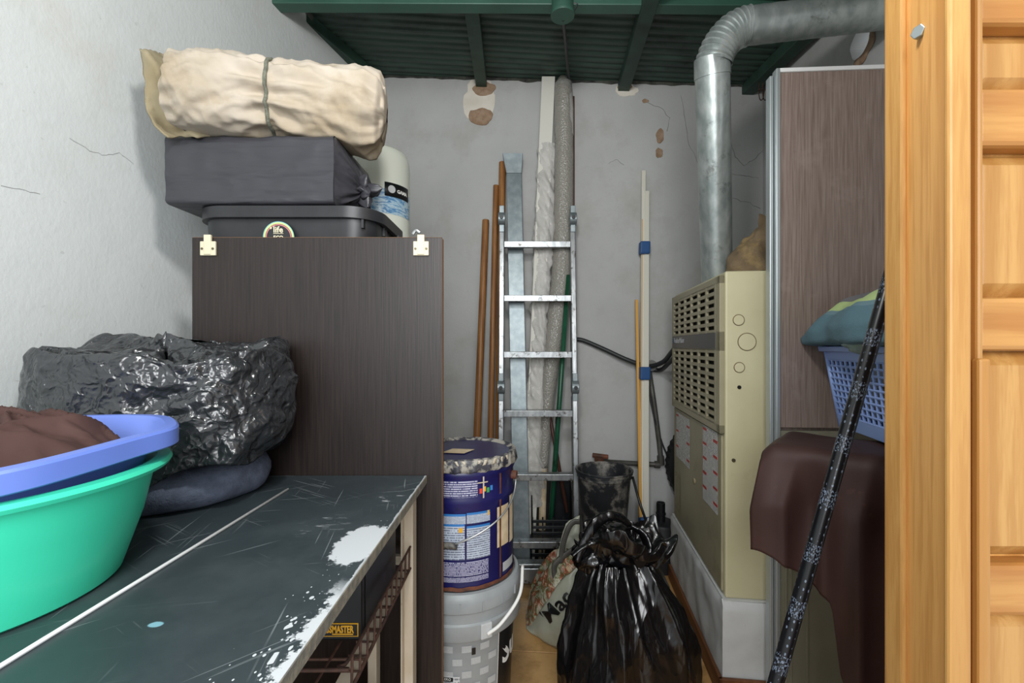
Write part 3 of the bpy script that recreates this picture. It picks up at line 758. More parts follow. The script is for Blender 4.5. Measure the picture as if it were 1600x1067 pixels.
g = MB().tube(spath([P(645, 366, 1.12), P(650, 360, 1.12), P(656, 364, 1.12)], 4), .004, 8); g.build('catch', m_steel, cb)

# black tote
to = thing('storage_tote', 'black plastic storage tote with round sticker on top of the cabinet', 'tote', (-.6, 1.27, 1.15))
def rrect(a, x0, x1, y0, y1, r):
    """point on a rounded rectangle, a in 0..1"""
    w_, h_ = x1-x0-2*r, y1-y0-2*r; arc_ = math.pi*r/2; tot = 2*(w_+h_)+4*arc_; s_ = (a % 1)*tot
    for (L, fn) in ((w_, lambda q: (x0+r+q, y0)), (arc_, lambda q: (x1-r+r*math.sin(q/r), y0+r-r*math.cos(q/r))), (h_, lambda q: (x1, y0+r+q)),
                    (arc_, lambda q: (x1-r+r*math.cos(q/r), y1-r+r*math.sin(q/r))), (w_, lambda q: (x1-r-q, y1)), (arc_, lambda q: (x0+r-r*math.sin(q/r), y1-r+r*math.cos(q/r))),
                    (h_, lambda q: (x0, y1-r-q)), (arc_, lambda q: (x0+r-r*math.cos(q/r), y0+r-r*math.sin(q/r)))):
        if s_ <= L: return fn(s_)
        s_ -= L
    return (x0+r, y0)
TXa, TXb, TYa, TYb, RZ = -.822, -.352, 1.104, 1.43, 1.447
def tote(u, v):
    ins = interp([(0, .055), (.8, .016), (1, .014)], v); x, y = rrect(u, TXa+ins, TXb-ins, TYa+ins, TYb-ins, .07-ins*.5); return (x, y, lerp(1.15, RZ-.01, v))
b = MB(); b.grid(tote, 96, 6, cu=True); b.f.append(tuple(i*7 for i in range(96))); b.build('bin', m_blackpl, to, auto=50)
def rimf(u, v):
    k = [(0.012, -.030), (0.0, -.030), (0.0, -.002), (.004, 0), (.022, 0), (.022, -.012)][int(round(v*5))]
    x, y = rrect(u, TXa+k[0], TXb-k[0], TYa+k[0], TYb-k[0], .085-k[0]); return (x, y, RZ+k[1])
b = MB(); b.grid(rimf, 120, 5, cu=True); b.build('rim', m_blackpl, to, auto=40)
for px, d_ in ((567, 1.125), (600, 1.21), (622, 1.30)):
    p = P(px, 340, d_); g = MB().box(p.x-.003, p.x+.003, d_-.004, d_+.02, RZ-.052, RZ-.028); g.build('rib', m_blackpl, to)
st = P(438, 372, 1.118)
for r0, r1, mt, o in ((0, .0385, m_blackpl, .0), (.033, .0385, M('sticker_lime', '#c6d08a', rough=.5), .0006), (.0372, .0388, M('sticker_teal', '#7fc0c4', rough=.5), .0008), (.0295, .0318, M('sticker_pink', '#cf7f86', rough=.5), .0008)):
    g = MB(); g.grid(lambda u, v: (st.x+lerp(r0, r1, v)*math.cos(2*math.pi*u), 1.1185-o+ (st.z+lerp(r0, r1, v)*math.sin(2*math.pi*u)-RZ)*-.055-.012, st.z+lerp(r0, r1, v)*math.sin(2*math.pi*u)), 48, 1, cu=True)
    g.build('sticker', mt, to)
fy = lambda z_: 1.1175-.012-(z_-RZ)*.055
text('life', 'lettering', m_cream_plastic, to, lambda x, y, z: V((st.x+x, fy(st.z+.019+y)-z-.001, st.z+.018+y)), .021, bold=.0005)
text('+', 'lettering', m_cream_plastic, to, lambda x, y, z: V((st.x-.018+x, fy(st.z+.019+y)-z-.001, st.z+.022+y)), .011, bold=.0005)
text('ECO', 'lettering', m_cream_plastic, to, lambda x, y, z: V((st.x+x, fy(st.z+y)-z-.001, st.z+y-.001)), .012, bold=.0005)
g = MB().box(st.x-.012, st.x+.013, fy(st.z+.005)-.0018, fy(st.z+.005)-.001, st.z+.0083, st.z+.0095); g.build('underline', m_cream_plastic, to)

# box wrapped in a grey bin bag, knotted at its right end
wb = thing('wrapped_box', 'flat box wrapped in grey bin bag with a knot, on the black tote', 'box', (-.66, 1.22, 1.449))
BX0, BX1, BY0, BY1, BZ0, BZ1 = -.868, -.455, 1.100, 1.36, 1.449, 1.617
def wrapf(u, v):
    x = lerp(BX0, BX1, v); a, bq = rrect(u, BY0, BY1, BZ0, BZ1, .012); p = V((x, a, bq))
    k = .003*rg((p.x*4+p.z*12, p.z*2-p.x*9, p.y*7), 1.6)
    sag = .006*math.sin(v*math.pi)*math.sin((bq-BZ0)/(BZ1-BZ0)*math.pi)
    if v < .02: pass
    return p+V((0, -k if a < (BY0+BY1)/2 else 0, k*.5 if bq > 1.55 else 0))+V((0, sag, 0))
b = MB(); b.grid(wrapf, 120, 50, cu=True, capu=False)
for side_ in (0,):
    b.f.append(tuple(i*51 for i in range(120)))
kn = V((-.425, 1.205, 1.512))
def cone(u, v):
    a, bq = rrect(u, BY0, BY1, BZ0, BZ1, .012); p0 = V((BX1, a, bq)); ph = u*2*math.pi
    e = v**.8; p = p0.lerp(kn, e); rad_ = (1-v)
    p.x += .012*math.sin(math.pi*v)+.004*math.sin(ph*11+2*math.sin(ph*3))*math.sin(math.pi*min(1, v*1.3))+.003*math.sin(ph*23)*v*(1-v)*4
    d_ = (p-kn); p += V((0, d_.y, d_.z))*.06*math.sin(ph*9)*v; 
    if v > .9: p += V((0, math.cos(ph), math.sin(ph)))*.011*(v-.9)/.1
    return p
b.grid(cone, 120, 16, cu=True); b.build('wrap', m_wrap, wb, auto=60)
def ear(ctr, dirv, L, wdt, seed):
    dirv = V(dirv).normalized(); sd = dirv.cross(V((0, 1, .2))).normalized(); up_ = sd.cross(dirv)
    def f(u, v):
        a = 2*math.pi*v; prof_ = math.sin(math.pi*min(1, u*.92+.06))**.7
        p = V(ctr)+dirv*L*u+(sd*math.cos(a)*wdt+up_*math.sin(a)*wdt*.45)*prof_*(1+.3*math.sin(a*4+seed+u*3))
        return p+V((nz(p, 40, seed), nz(p, 40, seed+2), nz(p, 40, seed+4)))*.005
    return f
b = MB()
for L, wd, dv, sd_ in ((.062, .016, (1, -.2, .12), 1), (.05, .02, (.35, -.3, .9), 2), (.055, .02, (.45, -.3, -.8), 3), (.04, .016, (.8, -.6, -.3), 4), (.03, .018, (.1, -1, .1), 5)):
    b.grid(ear(kn, dv, L, wd, sd_), 12, 14, cv=True)
b.build('knot', m_wrap, wb, smooth=True)

# rolled canvas bundle
bu = thing('canvas_bundle', 'dirty cream canvas bundle tied with rope on top of the pile', 'bundle', (-.62, 1.17, 1.6))
ax = spath([P(288, 153, 1.10), P(350, 156, 1.115), P(435, 163, 1.14), P(520, 172, 1.17), P(605, 186, 1.20)], 10)
def axp(t_):
    k = t_*(len(ax)-1); i = min(int(k), len(ax)-2); return ax[i].lerp(ax[i+1], k-i), (ax[i+1]-ax[i]).normalized()
UT = .50
def bund(u, v):
    c_, t_ = axp(u); sd = t_.cross(ez).normalized(); up_ = sd.cross(t_)
    a = 2*math.pi*v; ca, sa = math.cos(a), math.sin(a)
    r = interp([(0, .088), (.03, .094), (.2, .099), (.42, .092), (.5, .083), (.56, .091), (.75, .101), (.9, .103), (.96, .088), (.99, .055), (1.0, .01)], u)
    du = u-UT; near_ = math.exp(-(du/.16)**2)
    fold = near_*.010*(1-2*abs(math.sin(a*5.5+1.2*math.sin(a*2)+du*4)))*min(1, abs(du)/.03)
    sg = 1 if du > 0 else -1
    fold += .012*nz((u*2.6, ca*1.1, sa*1.1), 1.3)+.008*rg((u*2.2, ca*1.2+sg*du*2.0, sa*2.2+sg*du*2.5), 1.4, 2)+.0045*rg((u*3.5, ca*2.0-sg*du*3, sa*3.4+sg*du*3), 1.6, 5)
    fold += .0035*rg((u*9, ca*1.5+u*3, sa*2+u*5), 1.4, 8)
    endw = .016*(1-2*abs(math.sin(a*4+1)))*max(0, (u-.84)/.16)
    p = c_+(sd*ca*.98+up_*sa)*(r+fold+endw*(1 if u < .985 else 0))
    if u < .02: p += t_*.014*math.sin(a*3+.5)
    if p.x < BX1: p.z = max(p.z, BZ1+.002)
    else: p.z = max(p.z, BZ1+.002-(p.x-BX1)*.35)
    return p
b = MB(); b.grid(bund, 150, 120, cv=True); b.f.append(tuple(range(120))[::-1]); b.build('canvas_roll', m_canvas, bu, smooth=True)
def flap(u, v):
    # dirty end sheet sticking up behind the roll's left end
    left = interp([(0, 262), (.12, 242), (.35, 227), (.75, 225), (1, 219)], v); right = interp([(0, 330), (.3, 300), (.6, 292), (.85, 285), (1, 250)], v)
    y_ = interp([(0, 214), (1, 76)], v); px = lerp(left, right, u)+2.5*nz((v*9, 0, 1)); py = y_+7*u*v+3*nz((u*5, v*5, 0))
    return P(px, py, 1.055+.06*u+.012*math.sin(u*6+v*3)+.008*nz((u*4, v*4, 2)))
b = MB(); b.grid(flap, 22, 24); b.build('end_flap', m_canvas_d, bu, smooth=True, solid=.004)
def fringe(u, v):
    px = lerp(258, 300, u)+4*math.sin(u*20); py = lerp(88, 112, v)+6*nz((u*9, v*6, 3))
    return P(px, py, 1.085+.03*u+.012*nz((u*7, v*6, 8)))
b = MB(); b.grid(fringe, 16, 8); b.build('torn_hem', m_canvas, bu, smooth=True, solid=.003)
rp = []
for k in range(60):
    p = V(bund(UT+.012*math.sin(2*math.pi*k/60-.6), k/60)); c_, _ = axp(UT); rp.append(c_+(p-c_)*1.035)
b = MB().tube(rp, .0045, 8, closed=True); b.build('rope', m_rope, bu, smooth=True)

# white tank behind the tote
tk = thing('white_tank', 'white round tank with blue wave band and black badge behind the tote', 'tank', (-.505, 1.6, 1.15))
tcx, tcy, tr = -.503, 1.60, .110
b = MB().lathe([(tr, 0), (tr, .575), (tr*.985, .60), (tr*.93, .622), (tr*.8, .635), (0.001, .642)], (tcx, tcy, 1.15), 56); b.build('shell', m_enamel, tk, auto=40)
t = NT('wave_band'); v = t.mapv((5, 5, 18)); f = t.noise(v, 3, 6, .7, 2.5); t.base(t.ramp(f, [(.3, hx('#27527f')), (.45, hx('#4f86b4')), (.55, hx('#b9d0da')), (.7, hx('#6f93ad'))])); t.rough(.35); m_wave = t.m
def cyl(cx, cy, r, a0, a1, z0, z1, nu=24, dr=0.0):
    return lambda u, v: (cx+(r+dr*v)*math.cos(math.radians(lerp(a0, a1, u))), cy+(r+dr*v)*math.sin(math.radians(lerp(a0, a1, u))), lerp(z0, z1, v))
b = MB(); b.grid(cyl(tcx, tcy, tr+.0008, -150, 0, 1.545, 1.628), 40, 1, uv=True); b.build('wave_band', m_wave, tk, smooth=True)
b = MB(); b.grid(cyl(tcx, tcy, tr+.0022, -62, -10, 1.604, 1.650), 24, 1); b.build('badge', m_black_paint, tk, smooth=True, solid=.002)
b = MB(); ac = math.radians(-50); pc = V((tcx+math.cos(ac)*(tr+.003), tcy+math.sin(ac)*(tr+.003), 1.628)); b.tube([pc, pc+V((math.cos(ac), math.sin(ac), 0))*.002], .013, 24); b.build('logo', m_greypl_l, tk)
text('GAMA', 'lettering', m_white, tk, lambda x, y, z: V((tcx+math.cos(math.radians(-28)+x/tr)*(tr+.004+z), tcy+math.sin(math.radians(-28)+x/tr)*(tr+.004+z), 1.625+y)), .016, bold=.0005)

# fleece bed ring under the bag, and the bag itself
FCx, FCy = -.735, .945
def fle(u, v):
    a = 2*math.pi*u; q = 2*math.pi*v; A, B_ = .150, .130; r = .042*(1+.1*nz((math.cos(a)*2, math.sin(a)*2, 0)))
    p = V((FCx+(A+r*math.cos(q))*math.cos(a), FCy+(B_+r*math.cos(q))*math.sin(a), TZ+.040+.040*math.sin(q)))
    return p+V((nz(p, 18), nz(p, 18, 4), nz(p, 18, 8)*.6))*.008
b = MB(); b.grid(fle, 80, 20, cu=True, cv=True); b.v = [V((p.x, p.y, max(p.z, TZ+.001))) for p in b.v]
tag(b.build('fleece_bed', m_fleece, smooth=True), 'grey blue fleece cushion ring under the shiny black bag on the table', 'cushion')

def bag(u, v):
    a = 2*math.pi*u; c_, s_ = math.cos(a), math.sin(a); e = .84
    ex, ey = (abs(c_)**e)*(1 if c_ > 0 else -1), (abs(s_)**e)*(1 if s_ > 0 else -1)
    A, B_ = .232, .165
    right = max(0, math.cos(a+.35))**3                          # the lobe that hangs over the right end
    zb = .845-.0*right+.02*math.sin(a*5)+.06*max(0, math.cos(a-.1))**2
    zt = 1.085+.018*s_+.012*math.sin(a*3+1)+.006*math.sin(a*8)
    if v < .62:
        q = v/.62; z = lerp(zb, zt, q); k = 1.0+.04*(1-q)+right*.10*math.sin(math.pi*min(1, q*.9+.1))+.04*math.sin(a*7+q*2)*(1-q)*right
    elif v < .74:
        q = (v-.62)/.12; z = zt+.012*math.sin(math.pi*q); k = 1.0-.06*q
    else:
        q = (v-.74)/.26; z = zt-.018*math.sin(math.pi*min(1, q*1.1)/2)+.02*q*q; k = .94*(1-q)
    p = V((-.745+A*ex*k, .945+B_*ey*k, z))
    vd_ = noise.voronoi(p*16+V((nz(p, 12), nz(p, 12, 3), nz(p, 12, 6)))*.6)[0]; w1 = .014*rg((p.x, p.y, p.z*.7), 8, 2)+.016*(vd_[1]-vd_[0]-.3)+.003*rg((p.x, p.y, p.z), 40, 1)
    if s_ < 0 and c_ < .45: w1 *= .5
    n_ = V((c_, s_, .3)).normalized(); p = p+n_*(w1-.008)*(1 if v < .74 else max(0.0, 1-(v-.74)/.2))+V((0, 0, 0 if v < .74 else .014*rg(p, 14, 2)+.008*rg(p, 30, 4)))
    p.x = max(p.x, lx(p.y)+.006); p.y = min(p.y, 1.070); p.z = max(p.z, TZ+.004)
    return p
b = MB(); b.grid(bag, 260, 90, cu=True)
bg = thing('plastic_bag', 'shiny wrinkled black plastic bag draped open on the table by the wall', 'bag', (-.745, .945, TZ))
b.build('bag_skin', m_bagshiny, bg, smooth=True, solid=.0015)
b = MB()
def hump(u, v):
    p = P(lerp(120, 215, u), 548-28*math.sin(math.pi*u)*math.sin(math.pi*min(1, v*1.2)), 1.02+.05*v); p.z -= .05*(1-math.sin(math.pi*min(1, .2+v*.8)))
    return p+V((0, nz(p, 20), nz(p, 20, 3)))*.01
b.grid(hump, 24, 12); b.build('raised_fold', m_bagshiny, bg, smooth=True, solid=.002)

# basins and cloth
GX, GY = -.687, .552
def gprof(R0, R1, h, lip):
    th_ = .0035
    return [(R0*.96, 0.0), (R0, .004), (lerp(R0, R1, .5)+.002, h*.5), (R1-.006, h-.014), (R1, h-.010), (R1+lip*.8, h-.010), (R1+lip, h-.005), (R1+lip*.8, h), (R1-.004, h),
            (R1-.01, h-.012), (lerp(R0, R1, .5)-th_, h*.5), (R0-th_, .008), (0.001, .006)]
b = MB().lathe(gprof(.150, .192, .152, .014), (GX, GY, TZ), 96, capt=False)
tag(b.build('green_basin', m_green, smooth=False, auto=35), 'round bright green plastic wash basin on the worktable', 'basin')
def blue(u, v):
    pr = [(.60, -.115), (.70, -.112), (.86, -.034), (.87, -.028), (.885, -.028), (.90, -.016), (.985, -.026), (1.0, -.024), (1.0, -.003), (.985, 0), (.92, .001), (.885, -.004), (.80, -.05), (.66, -.104), (.001, -.106)]
    k, z = pr[int(round(v*(len(pr)-1)))]; a = 2*math.pi*u; c_, s_ = math.cos(a), math.sin(a); e = .72
    ex, ey = (abs(c_)**e)*(1 if c_ > 0 else -1), (abs(s_)**e)*(1 if s_ > 0 else -1)
    sp = .016*max(0, math.cos(a-.30))**30 if k > .88 else 0
    x = (.187*k+sp)*ex; y = (.180*k)*ey
    return (-.684+x, .560+y, .977+z+.020*x+.055*y)
b = MB(); b.grid(blue, 160, 14, cu=True); tag(b.build('blue_basin', m_blue, auto=35), 'squarish blue plastic basin nested inside the green basin', 'basin')
folds = [(rnd.uniform(0, math.pi), rnd.uniform(40, 95), rnd.uniform(0, 6), rnd.uniform(-.1, .1), rnd.uniform(-.1, .1)) for _ in range(12)]
def cloth(u, v):
    a = 2*math.pi*u; k = v; x, y = .158*k*math.cos(a)*(1+.06*math.sin(a*3+1)), .152*k*math.sin(a)*(1+.05*math.sin(a*4))
    h = .066*(1-k**2.4)
    wx, wy = x+.03*nz((x*9, y*9, 0)), y+.03*nz((x*9, y*9, 5))
    top_ = 0
    for an, fr_, ph, ox, oy in folds:
        q = (wx-ox)*math.cos(an)+(wy-oy)*math.sin(an); g_ = math.exp(-(((wx-ox)**2+(wy-oy)**2)/.010)); top_ = max(top_, g_*(1-abs(math.sin(q*fr_*.75+ph)))**1.6)
    h = h*.62+(.030*top_+.005*rg((x, y, .9), 22, 4))*(1-k**5)
    return (-.695+x, .560+y, .948+h+.05*y)
b = MB(); b.grid(cloth, 130, 60, cu=True); tag(b.build('brown_cloth', m_brown, smooth=True, solid=.003), 'crumpled brown cotton cloth heaped in the blue basin', 'cloth')
# white rod lying on the table
ra, rb = P(450, 766, .311*F/(766-CY)), P(0, 1045, .311*F/(1045-CY)); ra.z = rb.z = TZ+.0025
dv = (rb-ra); b = MB().tube([ra, ra+dv*1.25], .0026, 8)
tag(b.build('white_rod', m_rod, smooth=True), 'thin straight white plastic rod lying along the black tabletop', 'rod')
# ------------------------------------------------------------------ paint pails
PX, PY = -.163, 1.30
pz0, pz1, pr = .468, .800, .146
pb = thing('blue_paint_pail', 'navy blue metal paint pail with crimped lid on top of the grey pail', 'pail', (PX, PY, pz0))
b = MB().lathe([(pr-.003, 0), (pr+.001, .004), (pr, .010), (pr, .075), (pr, .21), (pr+.004, .222), (pr+.004, .232), (pr, .244), (pr, .285), (pr+.004, .292), (pr+.004, .300), (pr, .308), (pr+.001, .33)], (PX, PY, pz0), 72); b.build('body', m_navy, pb, auto=40)
b = MB(); b.grid(lambda u, v: (PX+(pr+.0022)*math.cos(2*math.pi*u), PY+(pr+.0022)*math.sin(2*math.pi*u), pz0+.010*v-.001+.003*nz((u*40, 0, v))), 90, 2, cu=True); b.build('rusty_base', m_copper, pb, smooth=True)
def lidf(u, v):
    k = [(0.001, -.003), (.118, -.003), (.130, -.004), (.137, -.001), (.146, .006), (.152, .004), (.155, -.004), (.155, -.026), (.150, -.030)][int(round(v*8))]
    a = 2*math.pi*u; r = k[0]; z = pz1+k[1]
    if k[1] < -.02 and r > .13: r += .0035*(1 if int(u*144) % 6 < 3 else -1); z += .003*math.sin(u*2*math.pi*24)
    return (PX+r*math.cos(a), PY+r*math.sin(a), z)
b = MB(); b.grid(lidf, 144, 8, cu=True); ld = b.build('lid', m_lid, pb, auto=50)
b = MB(); b.add([(PX-.055, PY-.045, pz1+.0005), (PX+.01, PY-.055, pz1+.0005), (PX+.035, PY-.005, pz1+.0005), (PX-.03, PY+.005, pz1+.0005)], [(0, 1, 2, 3)]); b.build('lid_sticker', m_tan, pb)
# paint runs
for k in range(12):
    a = -140+10*k+rnd.uniform(-3, 3); L = rnd.choice((.008, .015, .02, .035, .06)); wd = rnd.uniform(.6, 2.0)
    g = MB(); g.grid(lambda u, v: (lambda an, r: (PX+r*math.cos(an), PY+r*math.sin(an), pz1+.004-(L+.012)*v))(math.radians(a+wd*(u-.5)*2*(1-.6*v)+2*math.sin(v*5+k)*.6), .157 if v < .45 else lerp(.157, .1475, min(1, (v-.45)/.1))), 3, 10); g.build('paint_drip', m_drip, pb, smooth=True, solid=.001)
m_txt_w = print_mat('white_on_navy', '#24235c', '#c9c9dd', 9, 60, .40)
m_txt_l = print_mat('label_text', '#b9c3d2', '#4f566d', 14, 34, .42)
def plabel(a0, a1, z0, z1, mat, name='label', r=pr+.0012):
    g = MB(); g.grid(cyl(PX, PY, r, a0, a1, z0, z1), 16, 1, uv=True); return g.build(name, mat, pb, smooth=True)
plabel(-128, -68, .700, .752, m_txt_w, 'printed_text')
plabel(-128, -107, .640, .660, m_txt_l); plabel(-104, -80, .640, .660, m_txt_l); plabel(-79, -54, .640, .662, m_txt_l)
mb_ = M('label_blue', '#2f73b5', rough=.4)
plabel(-128, -107, .660, .666, mb_, 'label_band'); plabel(-104, -80, .660, .666, mb_, 'label_band'); plabel(-79, -54, .662, .668, mb_, 'label_band')
plabel(-128, -81, .548, .634, m_txt_l); plabel(-79, -54, .548, .628, m_txt_l); plabel(-128, -81, .634, .640, mb_, 'label_band'); plabel(-79, -54, .628, .634, mb_, 'label_band')
plabel(-128, -56, .506, .543, m_txt_w, 'printed_text'); plabel(-128, -56, .490, .503, m_txt_w, 'printed_text')
plabel(-45, -26, .560, .668, m_tan, 'peeled_paper', pr+.002); plabel(-23, -12, .555, .70, m_tan, 'peeled_paper', pr+.002)
plabel(-42, -39.5, .478, .79, m_copper, 'rust_seam', pr+.003)
plabel(-36, -12, .488, .512, m_greypl_l, 'barcode_label')
plabel(-87, -83, .618, .63, m_yellow, 'hazard_mark'); plabel(-57, -55, .655, .668, m_yellow, 'hazard_mark')
for k, cc in enumerate(('#d8452f', '#e0a51d', '#3f9b57', '#3a7fc4')):
    plabel(-66+k*4, -63+k*4, .715+.004*(k % 2), .728+.004*(k % 2), M('logo_%d' % k, cc, rough=.5), 'logo_stroke', pr+.0022)
plabel(-62.5, -61, .69, .765, m_drip, 'paint_drip', pr+.003); plabel(-68, -57, .742, .745, m_drip, 'paint_drip', pr+.003)
# bail handle with grip and ear
ea = math.radians(-12); er = V((PX+math.cos(ea)*(pr+.006), PY+math.sin(ea)*(pr+.006), .735))
b = MB().tube([er-V((math.cos(ea), math.sin(ea), 0))*.008, er+V((math.cos(ea), math.sin(ea), 0))*.008], .012, 16); b.build('handle_ear', m_copper, pb)
hp_ = []
for k in range(25):
    a = math.radians(-12-84*k/24); rr = pr+.012+.010*math.sin(math.pi*k/24); hp_.append(V((PX+rr*math.cos(a), PY+rr*math.sin(a), lerp(.735, .588, (k/24)**.62))))
b = MB().tube(hp_, .0025, 8); b.build('handle_wire', m_steel, pb, smooth=True)
hp2 = []
for k in range(8):
    a = math.radians(-88-32*k/7); rr = pr+.013; hp2.append(V((PX+rr*math.cos(a), PY+rr*math.sin(a), .588+.002*math.sin(k))))
b = MB().tube(hp2, .0085, 10); b.build('handle_grip', m_bucket, pb, smooth=True)

# grey plastic pail below
gp = thing('grey_plastic_pail', 'grey plastic pail with printed bricks standing on the floor under the navy pail', 'pail', (PX, PY, 0))
b = MB().lathe([(.126, 0), (.130, .004), (.150, .40), (.152, .408)], (PX, PY, 0), 72); b.build('body', m_greypl, gp, auto=40)
def glid(u, v):
    k = [(.149, .345), (.164, .345), (.166, .349), (.166, .385), (.163, .387), (.161, .389), (.163, .415), (.166, .418), (.168, .445), (.165, .455), (.160, .464), (.152, .466), (.149, .458), (.001, .457)][int(round(v*13))]
    a = 2*math.pi*u; r = k[0]; return (PX+r*math.cos(a), PY+r*math.sin(a), k[1])
b = MB(); b.grid(glid, 96, 13, cu=True); b.build('lid', m_greypl, gp, auto=35)
for k in range(18):
    a = math.radians(-170+k*20+5); g = MB(); c_ = V((math.cos(a), math.sin(a), 0)); sd = V((-c_.y, c_.x, 0))
    g.obox(V((PX, PY, .422))+c_*.164-sd*.002, sd*.004, c_*.0055, ez*.024); g.build('lid_rib', m_greypl, gp)
def gr(z): return lerp(.130, .150, z/.40)
def gpatch(a0, a1, z0, z1, mat, name, o=.0012, uv=True):
    g = MB(); g.grid(lambda u, v: (lambda an, z: (PX+(gr(z)+o)*math.cos(an), PY+(gr(z)+o)*math.sin(an), z))(math.radians(lerp(a0, a1, u)), lerp(z0, z1, v)), 10, 1, uv=uv); return g.build(name, mat, gp, smooth=True)
m_bprint = print_mat('brick_print', '#b9bcbd', '#a9adae', 5, 6, .4)
for r_ in range(7):
    z = .325-.034*r_
    for q in range(5):
        a = -122+q*19+(9.5 if r_ % 2 else 0)
        if a > -54: continue
        if z < .25 and a < -84: continue
        gpatch(a, a+10, z-.018, z, m_bprint, 'printed_brick')
gpatch(-128, -86, .12, .245, print_mat('pail_sheet', '#d3d6d8', '#6d7278', 14, 30, .43), 'text_sheet', .0018)
gpatch(-126, -93, .232, .243, m_black_paint, 'sheet_heading', .0022)
text('15° BAJO CERO', 'lettering', m_white, gp, lambda x, y, z: (lambda an: V((PX+(gr(.237)+.0025+z)*math.cos(an), PY+(gr(.237)+.0025+z)*math.sin(an), .2375+y)))(math.radians(-108)+x/.143), .0095)
gpatch(-43, -42, .02, .335, m_white, 'panel_edge', .0016)
gpatch(-42, 10, .02, .335, m_black_paint, 'dark_panel', .0014)
text('Su', 'lettering', m_white, gp, lambda x, y, z: (lambda an: V((PX+(gr(.25)+.0025+z)*math.cos(an), PY+(gr(.25)+.0025+z)*math.sin(an), .262+y)))(math.radians(-36)+x/.143), .085, 'LEFT', bold=.002)
gpatch(-44, -38, .165, .185, mb_, 'emblem', .003)
gpatch(-74, -70, .30, .318, m_black_paint, 'scuff', .0024)
a = math.radians(-62); c_ = V((math.cos(a), math.sin(a), 0)); sd = V((-c_.y, c_.x, 0))
b = MB().obox(V((PX, PY, .348))+c_*.160-sd*.016, sd*.032, c_*.012, ez*.040); b.build('handle_socket', m_greypl_l, gp, bevel=.003)
b = MB().tube(spath([V((PX, PY, .362))+c_*.175, V((PX+.185*math.cos(math.radians(-50)), PY+.185*math.sin(math.radians(-50)), .385)), V((PX+.19*math.cos(math.radians(-30)), PY+.19*math.sin(math.radians(-30)), .43)), V((PX+.175*math.cos(math.radians(-8)), PY+.175*math.sin(math.radians(-8)), .475))], 8), .0045, 10); b.build('handle', m_white, gp, smooth=True)

# ------------------------------------------------------------------ ladder
la = thing('aluminium_ladder', 'folding aluminium ladder leaning on the back wall', 'ladder', (.09, 2.06, 0))
def lad(x, z, o=0): return V((.09+x, 2.06+.105*z-o, z+o*.1))
HW = .175
for s_ in (-1, 1):
    for z0, z1 in ((.0, .86), (.90, 1.74)):
        k = 0 if z0 == 0 else .0
        a = lad(s_*HW-.013, z0, .03); g = MB().obox(a, (.026, 0, 0), V((0, .058, -.006)), lad(0, z1)-lad(0, z0)); r_ = g.build('rail', m_alu, la, bevel=.004)
    for zc in (.90, 1.72):
        c_ = lad(s_*HW, zc, .034); g = MB().tube([c_+V((-.017, 0, 0)), c_+V((.017, 0, 0))], .032, 24)
        g.obox(c_+V((-.012, -.008, -.065)), (.024, 0, 0), (0, .03, 0), (0, 0, .13)); h_ = g.build('hinge', m_zinc, la, bevel=.002)
        g = MB().tube([c_+V((0, -.028, .0)), c_+V((0, -.038, 0))], .009, 12); g.build('hinge_knob', m_black_paint, la)
    g = MB().obox(lad(s_*HW-.017, 0, .045), (.034, 0, 0), (0, .08, 0), (0, 0, .03)); g.build('rubber_foot', m_black_paint, la, bevel=.004)
for z in (.193, .493, .785, 1.063, 1.336, 1.604):
    c_ = lad(-HW+.012, z, .028); g = MB()
    L = 2*HW-.024
    g.obox(c_+V((0, 0, -.006)), (L, 0, 0), (0, .042, 0), (0, 0, .012)); g.obox(c_+V((0, -.003, -.024)), (L, 0, 0), (0, .006, 0), (0, 0, .030)); g.obox(c_+V((0, .036, -.02)), (L, 0, 0), (0, .006, 0), (0, 0, .024))
    g.build('rung', m_alu, la, bevel=.002)
g = MB().obox(lad(-HW-.02, .026, .055), (2*HW-.01, 0, 0), (0, .045, 0), (0, 0, .07)); fb = g.build('foot_bar', m_alu, la, bevel=.004)
g = MB().obox(lad(-HW-.02, .10, .056), (2*HW-.01, 0, 0), (0, .05, 0), (0, 0, .012)); g.build('foot_lip', m_alu, la, bevel=.003)

# ------------------------------------------------------------------ long things leaning against the back wall
def on_floor(px, d): p = P(px, 0, d); p.z = 0; return p
for (tx, ty, bx, by, r, lab) in ((759, 344, 745, 690, .018, 'shortest brown wooden stick leaning on the back wall left of the ladder'),
                            (775, 290, 766, 690, .0145, 'middle of three thin wooden sticks leaning left of the ladder'),
                            (785, 254, 779, 690, .018, 'tallest wooden stick with square top beside the grey metal post')):
    top = bw(tx, ty, .035); low = P(bx, by, 2.20); dv = (low-top); k = top.z/(top.z-low.z); bot = top+dv*k
    g = MB().tube([bot, top], [r, r], 12); tag(g.build('wooden_stick', m_stick, auto=40, bevel=.001), lab, 'stick', 'wooden sticks by the ladder')
# zinc post with flared folded top
zp = thing('metal_post', 'grey sheet metal post with flared top behind the ladder', 'post', on_floor(818, 2.2))
top = bw(803, 270, .06); bot = V((P(816, 0, 2.13).x, 2.13, 0)); dv = (top-bot)
g = MB().obox(bot-V((.040, 0, 0)), (.080, 0, 0), (0, .035, 0), dv); g.build('shaft', m_zinc, zp, bevel=.003)
g = MB(); t0, t1 = top, bw(801, 239, .10)
def ringq(c_, w_, d_): return [c_+V((-w_, 0, 0)), c_+V((w_, 0, 0)), c_+V((w_, d_, 0)), c_+V((-w_, d_, 0))]
g.add(ringq(t0, .040, .035)+ringq(t1, .052, .055), [(0, 1, 5, 4), (1, 2, 6, 5), (2, 3, 7, 6), (3, 0, 4, 7), (4, 5, 6, 7)]); g.build('flared_end', m_zinc, zp, bevel=.002)
